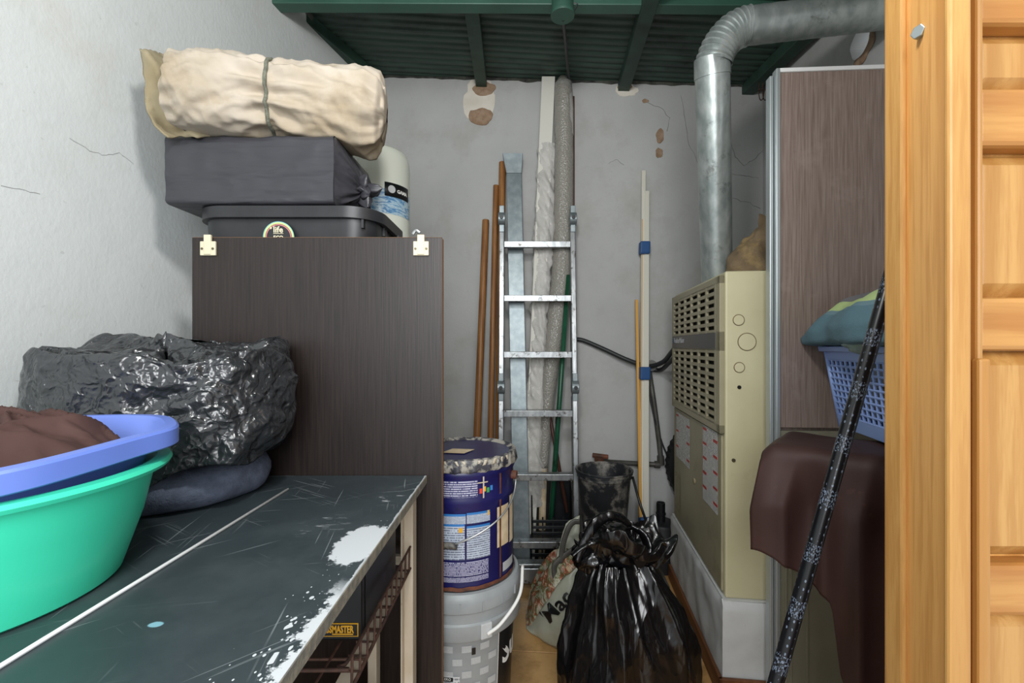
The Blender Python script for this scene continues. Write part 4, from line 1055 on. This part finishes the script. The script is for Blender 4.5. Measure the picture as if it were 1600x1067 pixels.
# white plank in stretch film
wp_ = thing('white_plank', 'tall white plank loosely wrapped in clear film behind the ladder', 'plank', on_floor(826, 2.2))
pts = [(857, 119, .05), (824, 875, .15)]
pc_ = [bw(x, y, o) for x, y, o in pts]; pc_[-1].z = 0
g = MB(); tp0, tp1 = pc_[0], pc_[-1]; g.obox(tp1-V((.034, 0, 0)), (.068, 0, 0), (0, .022, 0), tp0-tp1); g.build('board', m_whiteboard, wp_, bevel=.002)
fp = [tp1.lerp(tp0, k) for k in (.10, .3, .5, .7, .83)]
def film(u, v):
    c_ = tp1.lerp(tp0, lerp(.12, .86, u)); a = 2*math.pi*v
    w_ = .050+.016*nz((u*9, 1, 0))+.012*math.sin(u*9)*(1-u); w_ *= 1 if u < .8 else lerp(1, .84, (u-.8)/.2)
    p = c_+V((math.cos(a)*w_-.012*(u-.4)*0, .011+math.sin(a)*(.034+.01*nz((u*7, 3, 1))), 0))
    q = V((p.x, p.y, p.z*.8+p.x*1.2)); return p+V((rg(q, 15, 1), rg(q, 15, 3), 0))*.013+V((rg(q, 38, 2), rg(q, 38, 6), 0))*.006
g = MB(); g.grid(film, 190, 40, cv=True); g.build('film_wrap', m_wrapfilm, wp_, smooth=True)
# bubble wrapped tube
tb_ = thing('bubble_wrapped_tube', 'long tube rolled in grey bubble wrap beside the white plank', 'roll', on_floor(835, 2.2))
ct = spath([bw(880, 122, .06), bw(881, 220, .06), bw(880, 320, .06), bw(877, 420, .06), bw(870, 490, .07), bw(860, 570, .09), bw(853, 650, .10), bw(849, 730, .11)], 12)
rt = [.042 if k < 3 else lerp(.046, .052, k/45) if k < 45 else lerp(.052, .022, (k-45)/40) for k in range(len(ct))]
rt = [r*(1+.06*nz((k*.35, 0, 0))) for k, r in enumerate(rt)]; rt[0] = .026; rt[1] = .037
g = MB().tube(ct, rt, 28); g.build('bubble_wrap', m_bubble, tb_, smooth=True)
g = MB().tube([ct[1], ct[6], ct[11]], [.0435, .048, .048], 24); g.v = [p+V((rg(p, 25), rg(p, 25, 2), 0))*.003 for p in g.v]; g.build('clear_tape', m_wrapfilm, tb_, smooth=True)
g = MB().tube([ct[-1]+V((0, 0, .02)), V((P(846, 0, 2.25).x, 2.25, 0))], [.020, .016], 12); g.build('inner_tube', m_tan, tb_)
# brown batten behind the tube
g = MB(); t0 = bw(893, 150, .012); b0 = V((bw(893, 600).x, bwd(bw(893, 600).x)-.04, 0)); g.obox(b0, (.016, 0, 0), (0, .012, 0), t0-b0)
tag(g.build('brown_batten', m_pole_brown), 'thin dark brown batten standing against the wall behind the bubble wrapped tube', 'batten')
# green pole and brown pole
g = MB().tube([P(861, 812, 2.145), P(888, 430, 2.26)], .0125, 12); k_ = g.v
gpole = thing('green_pole', 'green metal broom pole leaning behind the ladder', 'pole', P(861, 812, 2.10))
g.build('shaft', m_pole_green, gpole, smooth=True)
g = MB().tube([P(873, 640, 2.197), P(871.5, 662, 2.19)], .0135, 12); g.build('joint_collar', m_cable, gpole)
g = MB().tube([P(886, 800, 2.17), P(843, 560, 2.30)], .009, 10)
tag(g.build('brown_pole', m_pole_brown, smooth=True), 'thin dark brown pole crossing behind the green pole', 'pole')

# crates behind the ladder
def crate(name, label, x0, x1, y0, y1, z0, z1, zb, slats):
    r_ = thing(name, label, 'crate', ((x0+x1)/2, (y0+y1)/2, z0)); th_ = .006
    g = MB().box(x0, x1, y0, y1, z0, z0+.006); g.build('bottom', m_crate, r_)
    g = MB().box(x0, x1, y1-th_, y1, z0, zb); g.build('back_panel', m_crate, r_, bevel=.002)
    for xx in (x0, x1-th_):
        g = MB().add([(xx, y0, z0), (xx+th_, y0, z0), (xx+th_, y1, z0), (xx, y1, z0), (xx, y0, z1), (xx+th_, y0, z1), (xx+th_, y1, zb), (xx, y1, zb)], [(0, 3, 2, 1), (4, 5, 6, 7), (0, 1, 5, 4), (1, 2, 6, 5), (2, 3, 7, 6), (3, 0, 4, 7)]); g.build('side_panel', m_crate, r_, bevel=.001)
    h = (z1-z0)/slats
    for k in range(slats):
        g = MB().box(x0, x1, y0, y0+th_, z0+h*k+.002, z0+h*k+h*.55); g.build('slat', m_crate, r_, bevel=.001)
    for k in range(5):
        x = lerp(x0, x1-.008, k/4); g = MB().box(x, x+.008, y0+.001, y0+th_+.002, z0, z1); g.build('post', m_crate, r_)
    g = MB().tube([(x0, y1, zb), (x0, y1-.012, zb+.004), (x1, y1-.012, zb+.004), (x1, y1, zb)], .006, 8); g.build('rim', m_pipe, r_, smooth=True)
    return r_
c0 = P(829, 846, 2.12); c1 = P(893, 846, 2.12)
crate('plastic_crate', 'lower black plastic crate on the floor behind the ladder', c0.x, c1.x+.02, 2.12, 2.29, 0, .165, .165, 5)
crate('plastic_crate', 'upper black crate with slatted front and high back behind the ladder', c0.x+.005, c1.x+.015, 2.125, 2.29, .172, .285, .43, 4)

# black bucket on another bucket
bx_, by_ = P(944, 735, 2.0).x, 2.0
bk = thing('black_bucket', 'dirty black mortar bucket behind the trash bag', 'bucket', (bx_, by_, .25))
b = MB().lathe([(.088, 0), (.092, .004), (.116, .265), (.118, .268), (.121, .272), (.121, .285), (.125, .287), (.126, .296), (.123, .300), (.118, .298), (.112, .25), (.09, .012), (.001, .010)], (bx_, by_, .248), 56, capt=False); b.build('shell', m_bucket, bk, auto=35)
rimp = [V((bx_+.124*math.cos(2*math.pi*k/56), by_+.124*math.sin(2*math.pi*k/56), .548+.003*nz((k*.7, 0, 0)))) for k in range(56)]
b = MB().tube(rimp, .004, 6, closed=True); b.build('crusted_rim', m_bucket, bk, smooth=True)
b = MB().tube(spath([V((bx_+.122, by_-.02, .52)), V((bx_+.135, by_-.09, .43)), V((bx_+.16, by_-.10, .35)), V((bx_+.175, by_-.05, .30))], 8), .006, 8); b.build('handle', m_black_paint, bk, smooth=True)
ub = thing('black_bucket', 'black bucket on the floor beneath the dirty mortar bucket', 'bucket', (bx_, by_, 0))
b = MB().lathe([(.12, 0), (.118, .02), (.105, .22), (.10, .246)], (bx_, by_, 0), 40); b.build('shell', m_bucket, ub, auto=40)

# pipework and cables on the back wall
pw = thing('water_pipe', 'grey water pipe with an elbow running along the back wall', 'pipe', bw(990, 725, .02))
pp_ = [bw(936, 721, .02), bw(1028, 726, .02), bw(1033, 720, .02), bw(1030, 690, .02), bw(1022, 630, .02), bw(1013, 570, .02)]
b = MB().tube(pp_, .013, 12); b.build('pipe_run', m_pipe, pw, smooth=True)
b = MB().tube([bw(1023, 725.5, .02), bw(1031, 726, .02)], .018, 14); b.tube([bw(1033, 726, .02), bw(1032, 712, .02)], .018, 14); b.build('elbow', m_pipe, pw, auto=40)
b = MB().tube([bw(936, 726, .02), bw(936, 713, .022)], [.022, .024], 12); b.tube([bw(926, 711, .03), bw(950, 714, .03)], .012, 8); b.build('rusty_valve', m_copper, pw, auto=40)
b = MB().tube([bw(1018, 571, .0), bw(1018, 571, .05)], .028, 16); b.tube([bw(1018, 571, .05), bw(1018, 571, .052)], .018, 16); b.build('wall_collar', m_pipe, pw, auto=40)
fd = fl_(FD-.02, 1.0, .01)
b = MB().tube(spath([bw(897, 530, .015), bw(912, 532, .02), bw(945, 546, .03), bw(980, 562, .05), bw(1012, 572, .06), P(1035, 566, 2.2), P(1048, 552, 2.12), P(1060, 536, 2.06)], 8), .0115, 10)
tag(b.build('black_cable', m_cable, smooth=True), 'thick black cable sagging along the back wall to the furnace', 'cable')
b = MB().tube(spath([bw(1014, 576, .03), bw(1032, 578, .05), P(1046, 566, 2.13), P(1060, 552, 2.06)], 8), .011, 10)
tag(b.build('black_cable', m_cable, smooth=True), 'short second black cable looping from the wall collar to the furnace', 'cable')
b = MB().tube(spath([bw(1011, 578, .015), bw(1014, 610, .02), bw(1022, 650, .03), bw(1034, 690, .02), bw(1044, 715, .012)], 8), .004, 8)
tag(b.build('thin_cable', m_cable, smooth=True), 'thin dark cable hanging down beside the water pipe', 'cable')

# taped trims
tr_ = thing('taped_trims', 'pale trim strips bundled with blue tape leaning on the back wall', 'trim strips', on_floor(1005, 2.2))
for (tx, ty, bx, mt, w_, o) in ((1006, 266, 1003, m_trimw, .010, .02), (1011, 298, 1009, m_trimw, .012, .03), (995, 468, 1003, m_trimy, .007, .045), (1012, 372, 1012, m_trimw, .007, .022)):
    t0 = bw(tx, ty, o); b0 = P(bx, 880, 2.19-o*.5); b0.z = 0
    g = MB().obox(b0-V((w_, 0, 0)), (2*w_, 0, 0), (0, .012, 0), t0-b0); g.build('strip', mt, tr_, bevel=.001)
t0 = bw(1004, 270, .021); b0 = P(1001, 880, 2.178); b0.z = 0
g = MB().obox(b0-V((.002, 0, 0)), (.004, 0, 0), (0, .003, 0), t0-b0); g.build('ochre_edge', m_trimy, tr_)
for y_ in (388, 583, 817):
    k = (y_-270)/(880-270); c_ = P(1006.5 if y_ < 600 else 1006, y_, lerp(2.315, 2.185, k))
    g = MB().obox(c_+V((-.026, -.028, -.032)), (.050, 0, 0), (0, .045, .0), (.002, 0, .064)); g.build('blue_tape', m_tape, tr_, bevel=.006)

# black rubber drum by the plinth
rd = thing('rubber_drum', 'squat black rubber drum with short pipe on top near the back wall', 'drum', on_floor(1034, 2.2))
cx_, cy_ = P(1034, 0, 2.215).x, 2.215
b = MB().lathe([(.072, 0), (.076, .01), (.074, .07), (.078, .075), (.078, .13), (.074, .135), (.075, .215), (.070, .228), (.055, .235)], (cx_, cy_, 0), 48); b.build('drum', m_rubber, rd, auto=40)
b = MB().lathe([(.021, .23), (.021, .265), (.024, .267), (.024, .275), (.021, .277), (.021, .325), (.017, .325), (.016, .24)], (cx_-.005, cy_, 0), 24, capt=True); b.build('pipe_stub', m_black_paint, rd, auto=40)

# ------------------------------------------------------------------ shopping bag
t = NT('floral_print'); vo = t.n('ShaderNodeTexVoronoi'); vo.inputs['Scale'].default_value = 26; t.l(t.mapv((1, 1, 1)), vo.inputs['Vector'])
c = t.ramp(t.noise(t.mapv((1, 1, 1)), 17, 5, .7, 1), [(.30, hx('#6e7a4c')), (.42, hx('#b9b59f')), (.50, hx('#5d6a3f')), (.56, hx('#a5372f')), (.60, hx('#c9bf9e')), (.68, hx('#b98a2d')), (.75, hx('#cfcab9'))])
c = t.mix(t.ramp(vo.outputs['Distance'], [(.1, .5), (.5, 0.0)]), c, hx('#e2dfd2')); t.base(c); t.rough(.4); t.bump(t.noise(t.mapv((1, 1, 1)), 30, 4), .5, .006); m_floral = t.m
m_bagpale = M('pale_woven', '#b5b8a8', '#a5a896', 10, rough=.4, bump=.35, bscale=30)
sb = thing('shopping_bag', 'floral printed shopping bag slumped on the floor beside the trash bag', 'bag', (.10, 1.72, 0))
def sbag(px, py): # pixel to a point on the slumped bag's front, bulging towards the door
    t_ = (px-820)/85; d_ = 1.80-.16*math.sin(max(0, min(1, t_))*math.pi*.6)-.03*(py-880)/120; return P(px, py, d_)
lo_ = [(822, 984), (835, 1000), (855, 1008), (875, 1012), (890, 1016), (905, 1012)]; mid_ = [(822, 982), (838, 962), (855, 935), (870, 912), (888, 895), (905, 880)]
def lp(L, u): return interp([(i/(len(L)-1), p[0]) for i, p in enumerate(L)], u), interp([(i/(len(L)-1), p[1]) for i, p in enumerate(L)], u)
def panel_f(u, v):
    a_, b_ = lp(lo_, u), lp(mid_, u); p = sbag(lerp(a_[0], b_[0], v), lerp(a_[1], b_[1], v)); p += V((0, -.028*math.sin(math.pi*v)-.006*rg((p.x, p.z, 0), 22), 0)); p.z = max(p.z, .004); return p
g = MB(); g.grid(panel_f, 24, 16); g.build('printed_panel', m_bagpale, sb, smooth=True, solid=.0015)
tp2 = [(822, 980), (830, 935), (848, 905), (868, 882), (885, 872), (905, 868)]
def flor(u, v):
    a_, b_ = lp(mid_, u), lp(tp2, u); p = sbag(lerp(a_[0], b_[0], v), lerp(a_[1], b_[1], v)); p += V((0, .05*v-.018*math.sin(math.pi*v)-.012*rg((p.x, p.z, 0), 18), .006*nz(p, 25))); p.z = max(p.z, .004); return p
g = MB(); g.grid(flor, 28, 20); g.build('floral_panel', m_floral, sb, smooth=True, solid=.0015)
def backp(u, v):
    a_, b_ = lp(lo_, u), lp(tp2, u); p = sbag(lerp(a_[0], b_[0], v), lerp(a_[1], b_[1], v)); p += V((0, .06+.08*math.sin(math.pi*u), -.01)); p.z = max(p.z, .003); return p
g = MB(); g.grid(backp, 16, 12); g.build('back_panel', m_floral, sb, smooth=True, solid=.0015)
def upper(u, v):
    a_ = (lerp(866, 905, u), lerp(884, 870, u)); b_ = (lerp(884, 906, u), lerp(818, 806, u)); p = P(lerp(a_[0], b_[0], v), lerp(a_[1], b_[1], v), 1.72+.03*v); return p+V((0, .012*rg((p.x, p.z, 0), 20), 0))
g = MB(); g.grid(upper, 12, 14); g.build('open_top', m_bagpale, sb, smooth=True, solid=.0015)
for hpts in ([(868, 905), (866, 885), (876, 873), (893, 860), (905, 850)], [(876, 880), (880, 850), (888, 826), (896, 816), (906, 815)]):
    g = MB().tube(spath([P(x, y, 1.66) for x, y in hpts], 8), .010, 8, flat=(1, .25)); g.build('strap', m_pipe, sb, smooth=True)
ct_ = math.cos(math.radians(46)); s_t = math.sin(math.radians(46)); oc = sbag(873, 948)
def mac(x, y, z):
    X = x*ct_-y*s_t; Z = x*s_t+y*ct_; px = 870+X; py = 948-Z
    # follow the panel surface
    v_ = .5; best = None
    for q in range(24):
        u_ = q/23; a_, b_ = lp(lo_, u_), lp(mid_, u_); t2 = max(0, min(1, (py-a_[1])/(b_[1]-a_[1]+1e-6))); xx = lerp(a_[0], b_[0], t2)
        if best is None or abs(xx-px) < best[0]: best = (abs(xx-px), u_, t2)
    s3 = panel_f(best[1], best[2]); p = P(px, py, s3.y-.004-z); return p
text('Mac', 'lettering', m_black_paint, sb, mac, 34, bold=.8)

# ------------------------------------------------------------------ black trash bag
tg = thing('trash_bag', 'full black bin bag with gathered top standing on the tiles', 'bag', (.325, 1.36, 0))
tcx_, tcy_ = .322, 1.36
def tbag(u, v):
    a = 2*math.pi*u; c_, s_ = math.cos(a), math.sin(a); z = .46*v
    r = interp([(0, .13), (.03, .180), (.12, .198), (.3, .194), (.55, .172), (.75, .140), (.9, .108), (1, .075)], v)
    cx = tcx_+interp([(0, .012), (.5, .0), (1, -.022)], v); cy = tcy_
    ph = a*3.5+.9*math.sin(a*2+1)+.5*math.sin(v*2.4)+.35*nz((c_*2, s_*2, v*3)); ridge = (1-abs(math.sin(ph)))**2.2
    ph2 = a*8+1.5*math.sin(a*3)+v*1.2; ridge2 = (1-abs(math.sin(ph2)))**3
    f = .034*(ridge-.25)*min(1, v*2.2)*(1-.3*v)+.012*ridge2*max(0, v-.25)+.022*nz((c_*1.3, s_*1.3, v*1.8), 1.2)
    f += .010*rg((c_*1.5+v*.8, s_*1.5, v*1.6), 1.7, 1)*(1-.5*v)
    if v < .14 and c_ > .3: f += .025*(1-v/.14)*c_
    return V((cx+(r+f)*c_*(1.0 if c_ < 0 else 1.08), cy+(r*.80+f)*s_, z))
b = MB(); b.grid(tbag, 260, 90, cu=True); b.build('bag_body', m_bagblack, tg, smooth=True)
def blob(ctr, ax_, seed, amp=.35, fq=2.0):
    ctr = V(ctr)
    def f(u, v):
        a = 2*math.pi*u; e = math.pi*(v-.5); n_ = V((math.cos(e)*math.cos(a), math.cos(e)*math.sin(a), math.sin(e)))
        k = 1+amp*rg(n_, fq, seed)+.12*rg(n_, fq*2.7, seed+3)-.1; return ctr+V((n_.x*ax_[0], n_.y*ax_[1], n_.z*ax_[2]))*k
    return f
# the gathered mouth: plastic flares out of the neck, folds over and hangs in loops
def mouth(u, v):
    a = 2*math.pi*u; c_, s_ = math.cos(a), math.sin(a)
    r = interp([(0, .072), (.15, .062), (.4, .095), (.62, .125), (.8, .120), (1, .092)], v)
    z = interp([(0, .445), (.15, .465), (.4, .50), (.62, .525), (.8, .500), (1, .462)], v)
    w_ = min(1, v*1.6); wave = math.sin(a*3+.8+.5*math.sin(a)); wave2 = math.sin(a*7+2*math.sin(a*2)+v*2)
    r *= 1+.13*wave*w_+.10*wave2*w_; z += w_*(.035*math.sin(a*2-.9)+.020*wave2*(1-abs(v-.6)))+.02*nz((c_*2, s_*2, v*2), 1.5)
    p = V((tcx_-.012+r*c_*1.12, tcy_-.01+r*s_*.75, z)); return p+V((rg(p, 14, 1), rg(p, 14, 5), rg(p, 14, 9)))*.010
g = MB(); g.grid(mouth, 200, 46, cu=True)
for px, py, d_, ax_, sd_ in ((948, 842, 1.38, (.07, .055, .05), 2.5), (925, 868, 1.37, (.055, .05, .045), 5.1)):
    g.grid(blob(P(px, py, d_), ax_, sd_, .2, 1.3), 48, 30, cu=True)
for pts_, r_ in (([(893, 868), (915, 850), (945, 842), (970, 850), (985, 866)], .018), ([(948, 907), (975, 900), (1000, 882), (1012, 857), (1004, 834), (985, 822)], .022),
                 ([(902, 878), (913, 846), (935, 814), (962, 806), (985, 820)], .017)):
    q = spath([P(x, y, 1.30+.012*i) for i, (x, y) in enumerate(pts_)], 9)
    g.tube(q, [r_*(.4+.6*math.sin(math.pi*(i+.6)/(len(q)+.2)))*(1+.2*nz((i*.5, r_*90, 0))) for i in range(len(q))], 16, flat=(1, .55))
g.build('gathered_top', m_bagblack, tg, smooth=True)

# ------------------------------------------------------------------ right: covered box, laundry basket, patterned pole
m_cover = M('brown_cover', '#452f2b', '#3a2724', 5, rough=.6, bump=.12, bscale=240, bdist=.001, spec=.35, dirt='#5a4139', dscale=12, dlo=.66)
A_ = V((.575, 1.055, 0)); e1_ = V((.75, -.66, 0)).normalized(); e2_ = V((.66, .75, 0)).normalized(); CT = .865
b = MB().obox(A_+e1_*.19+e2_*.03, e1_*.24, e2_*.15, ez*(CT-.006)); tag(b.build('storage_box', M('cardboard', '#8b6b48', rough=.9), bevel=.003), 'box hidden under the dark brown cover beside the wardrobe', 'box')
def cov(u, v):
    # u along the front from the left end, v from the back edge of the top over the front to the hem
    s_ = lerp(-.005, .42, u)
    zb = interp([(-.01, .655), (.02, .628), (.10, .575), (.135, .555), (.150, .42), (.18, .32), (.215, .20), (.25, .09), (.45, .05)], s_)
    drop = CT-zb; top_w = .215; L = top_w+drop; q = v*L
    rnd_ = .03
    left = max(0, 1-(s_+.005)/.03)
    zt = CT+.003-.022*left**2
    if q < top_w-rnd_: p = A_+e1_*s_+e2_*(top_w-q)+ez*zt
    elif q < top_w+rnd_*.57:
        an = (q-(top_w-rnd_))/(rnd_*1.57)*math.pi/2; p = A_+e1_*s_+e2_*(rnd_*(1-math.sin(an)))+ez*(zt-rnd_*(1-math.cos(an)))
    else: p = A_+e1_*s_+ez*(zt-rnd_-(q-top_w-rnd_*.57))
    h = max(0, min(1, (q-top_w)/.12)); 
    p += e2_*-1*h*(.022*math.sin(s_*42+.9)+.012*(1-abs(math.sin(s_*46+h)))**2+.014*nz((s_*9, q*5, 0)))
    p += -e1_*.018*h*left
    if h <= 0: p += ez*(.004*nz((p.x, p.y, 0), 12))
    return p
b = MB(); b.grid(cov, 90, 70); tag(b.build('brown_cover', m_cover, smooth=True, solid=.004), 'dark brown fabric cover draped to the floor beside the wardrobe', 'cover')

# laundry basket
bs = thing('laundry_basket', 'lavender blue plastic laundry basket standing on the brown cover', 'basket', (.92, 1.05, .875))
q0_, q1_ = V((.862, 1.262, 0)), V((.775, .885, 0)); lu = (q1_-q0_).normalized(); ln_ = V((-lu.y, lu.x, 0)); LL = (q1_-q0_).length; BWd = .27
if ln_.x < 0: ln_ = -ln_
ZB, ZT = .878, 1.098
def bk_(s_, w_, z):     # s along the long side, w across (0 = side facing the camera), tapered to the bottom
    k = (z-ZB)/(ZT-ZB); ins = .028*(1-k); S_ = lerp(ins, LL-ins, s_/LL); W_ = lerp(ins, BWd-ins, w_/BWd); return q0_+lu*S_+ln_*W_+ez*z
g = MB()
NS, NZ_ = 15, 9; z0_, z1_ = ZB+.034, ZT-.036
def bar(a, c, r=.0034): g.tube([a, c], r, 6)
for w_ in (0, BWd):
    for k in range(NS+1): bar(bk_(LL*k/NS, w_, z0_), bk_(LL*k/NS, w_, z1_))
    for k in range(NZ_+1): bar(bk_(0, w_, lerp(z0_, z1_, k/NZ_)), bk_(LL, w_, lerp(z0_, z1_, k/NZ_)))
for s_ in (0, LL):
    for k in range(11): bar(bk_(s_, BWd*k/10, z0_), bk_(s_, BWd*k/10, z1_))
    for k in range(NZ_+1): bar(bk_(s_, 0, lerp(z0_, z1_, k/NZ_)), bk_(s_, BWd, lerp(z0_, z1_, k/NZ_)))
g.build('lattice', m_bluebasket, bs)
def band(za, zb, o, nm):
    g_ = MB()
    for (sa, wa), (sb_, wb_) in (((0, 0), (LL, 0)), ((LL, 0), (LL, BWd)), ((LL, BWd), (0, BWd)), ((0, BWd), (0, 0))):
        a0_, b0_, a1_, b1_ = bk_(sa, wa, za), bk_(sb_, wb_, za), bk_(sa, wa, zb), bk_(sb_, wb_, zb); nn = (b0_-a0_).cross(ez).normalized()
        cen = q0_+lu*LL/2+ln_*BWd/2; 
        if (a0_-cen).dot(nn) < 0: nn = -nn
        ed = (b0_-a0_).normalized()*o
        g_.add([a0_-nn*.003, b0_-nn*.003, b1_-nn*.003, a1_-nn*.003, a0_+nn*o-ed, b0_+nn*o+ed, b1_+nn*o+ed, a1_+nn*o-ed], [(0, 1, 2, 3), (4, 7, 6, 5), (0, 4, 5, 1), (1, 5, 6, 2), (2, 6, 7, 3), (3, 7, 4, 0)])
    return g_.build(nm, m_bluebasket, bs, bevel=.002)
band(ZB, ZB+.036, .003, 'base_band'); band(ZT-.036, ZT-.012, .003, 'rim_band'); band(ZT-.014, ZT, .014, 'rim_lip')
for s_, w_ in ((0, 0), (LL, 0)):
    g = MB().tube([bk_(s_, w_, ZB), bk_(s_, w_, ZT)], .006, 8); g.build('corner_post', m_bluebasket, bs, smooth=True)
g = MB().prism([bk_(0, 0, ZB), bk_(LL, 0, ZB), bk_(LL, BWd, ZB), bk_(0, BWd, ZB)], (0, 0, .004)); g.build('bottom', m_bluebasket, bs)
cl_i = 0
for (s_, w_, z, ax_, col_, lab) in ((.10, .09, .955, (.075, .06, .055), '#a9a79f', 'pale grey crumpled garment low in the laundry basket'), (.24, .08, .95, (.08, .055, .06), '#2f4f86', 'blue crumpled garment at the bottom of the laundry basket'),
                                   (.12, .08, 1.03, (.08, .055, .045), '#c0bcae', 'off white crumpled garment in the upper laundry basket'), (.27, .09, 1.03, (.085, .06, .05), '#8896a0', 'grey blue crumpled garment near the laundry basket rim')):
    c_ = bk_(s_, w_+.03, z); g = MB(); g.grid(blob(c_, ax_, cl_i*2.3, .22, 1.8), 36, 22, cu=True); cl_i += 1
    tag(g.build('garment', M('garment_%d' % cl_i, col_, rough=.95, bump=.3, bscale=80), smooth=True), lab, 'garment', 'clothes in the laundry basket')
# folded towels on top: teal with lime and grey stripes
t = NT('striped_towel'); sp_ = t.n('ShaderNodeSeparateXYZ'); t.l(t.tc.outputs['UV'], sp_.inputs[0])
c = t.ramp(sp_.outputs[1], [(0.0, hx('#5f7f8c')), (.52, hx('#6f8d97')), (.56, hx('#b9cf8f')), (.655, hx('#77777b')), (.88, hx('#9a9ba2'))], 'CONSTANT'); t.base(c); t.rough(.95)
t.bump(t.noise(t.mapv((1, 1, 1)), 220, 3), .4, .003); t.bump(t.noise(t.mapv((1, 1, 1)), 14, 4), .4, .01); m_towel = t.m
def towel(u, v):
    # v goes from the overhanging underside edge up over the side to the top; u along the basket
    s_ = lerp(-.04, LL+.02, u)
    x_ = interp([(0, .03), (.10, -.015), (.22, -.05), (.36, -.052), (.5, -.03), (.7, .02), (.85, .09), (1, .22)], v)
    z_ = interp([(0, 1.112), (.10, 1.104), (.22, 1.108), (.36, 1.14), (.5, 1.175), (.7, 1.222), (.85, 1.242), (1, 1.25)], v)
    end = max(0, 1-(s_+.04)/.10)**1.5
    z_ = lerp(z_, 1.112+(z_-1.105)*.35, end); x_ += .012*math.sin(s_*17)+.02*end
    p = q0_+lu*s_+ln_*x_+ez*(z_+.10*max(0, s_-.05)*(z_-1.1)/.12*.3); return p+V((nz(p, 11), nz(p, 11, 2), nz(p, 11, 5)))*.012
g = MB(); g.grid(towel, 40, 40, uv=True); tag(g.build('striped_towel', m_towel, smooth=True, solid=.012), 'teal towel with lime and grey stripes folded over the laundry basket', 'towel')
g = MB(); g.grid(blob(bk_(.22, .10, 1.115), (.15, .10, .045), 3, .12, 1.4), 40, 22, cu=True)
tag(g.build('green_towel', M('sage_towel', '#8fa5a0', '#9fb3ab', 30, rough=.95, bump=.4, bscale=150), smooth=True), 'pale sage green towel rolled under the striped towel', 'towel')

# patterned black pole
t = NT('dotted_black'); sp_ = t.n('ShaderNodeSeparateXYZ'); t.l(t.tc.outputs['UV'], sp_.inputs[0])
def vfr(x, k): return t.math('SUBTRACT', t.math('FRACT', t.math('MULTIPLY', x, k)), .5)
du, dvv = vfr(sp_.outputs[1], 9), vfr(sp_.outputs[0], 90)
rr_ = t.math('SQRT', t.math('ADD', t.math('MULTIPLY', du, du), t.math('MULTIPLY', dvv, dvv)))
dots = t.math('MULTIPLY', t.math('LESS_THAN', rr_, .17), t.math('GREATER_THAN', t.noise(t.mapv((60, 14, 1), src='UV'), 1.0, 1), .52))
lace = t.math('MULTIPLY', t.math('LESS_THAN', t.math('ABSOLUTE', vfr(sp_.outputs[0], 13)), .16), t.math('GREATER_THAN', t.noise(t.mapv((300, 40, 1), src='UV'), 1.0, 2), .56))
c = t.mix(t.math('MULTIPLY', t.math('MAXIMUM', dots, lace), .75), hx('#0e0f13'), hx('#7f8ca0')); t.base(c); t.rough(.28); m_dots = t.m
pa, pb_ = P(1212, 1067, .80), P(1378, 480, .83); dv = (pb_-pa); bot = pa-dv*(pa.z/dv.z); top = pa+dv*1.13
n1 = dv.cross(V((0, 1, 0))).normalized(); n2 = n1.cross(dv).normalized()
po = thing('patterned_pole', 'black pole with pale dotted pattern leaning in front of the brown cover', 'pole', bot)
g = MB(); g.grid(lambda u, v: bot.lerp(top, u)+(n1*math.cos(2*math.pi*v)+n2*math.sin(2*math.pi*v))*.0125, 60, 24, uv=True, capu=True); g.uv += [(0, 0)]*50
g.build('shaft', m_dots, po, auto=50)
g = MB().tube([bot, bot+dv.normalized()*.03], .0145, 16); g.build('foot_cap', m_black_paint, po)
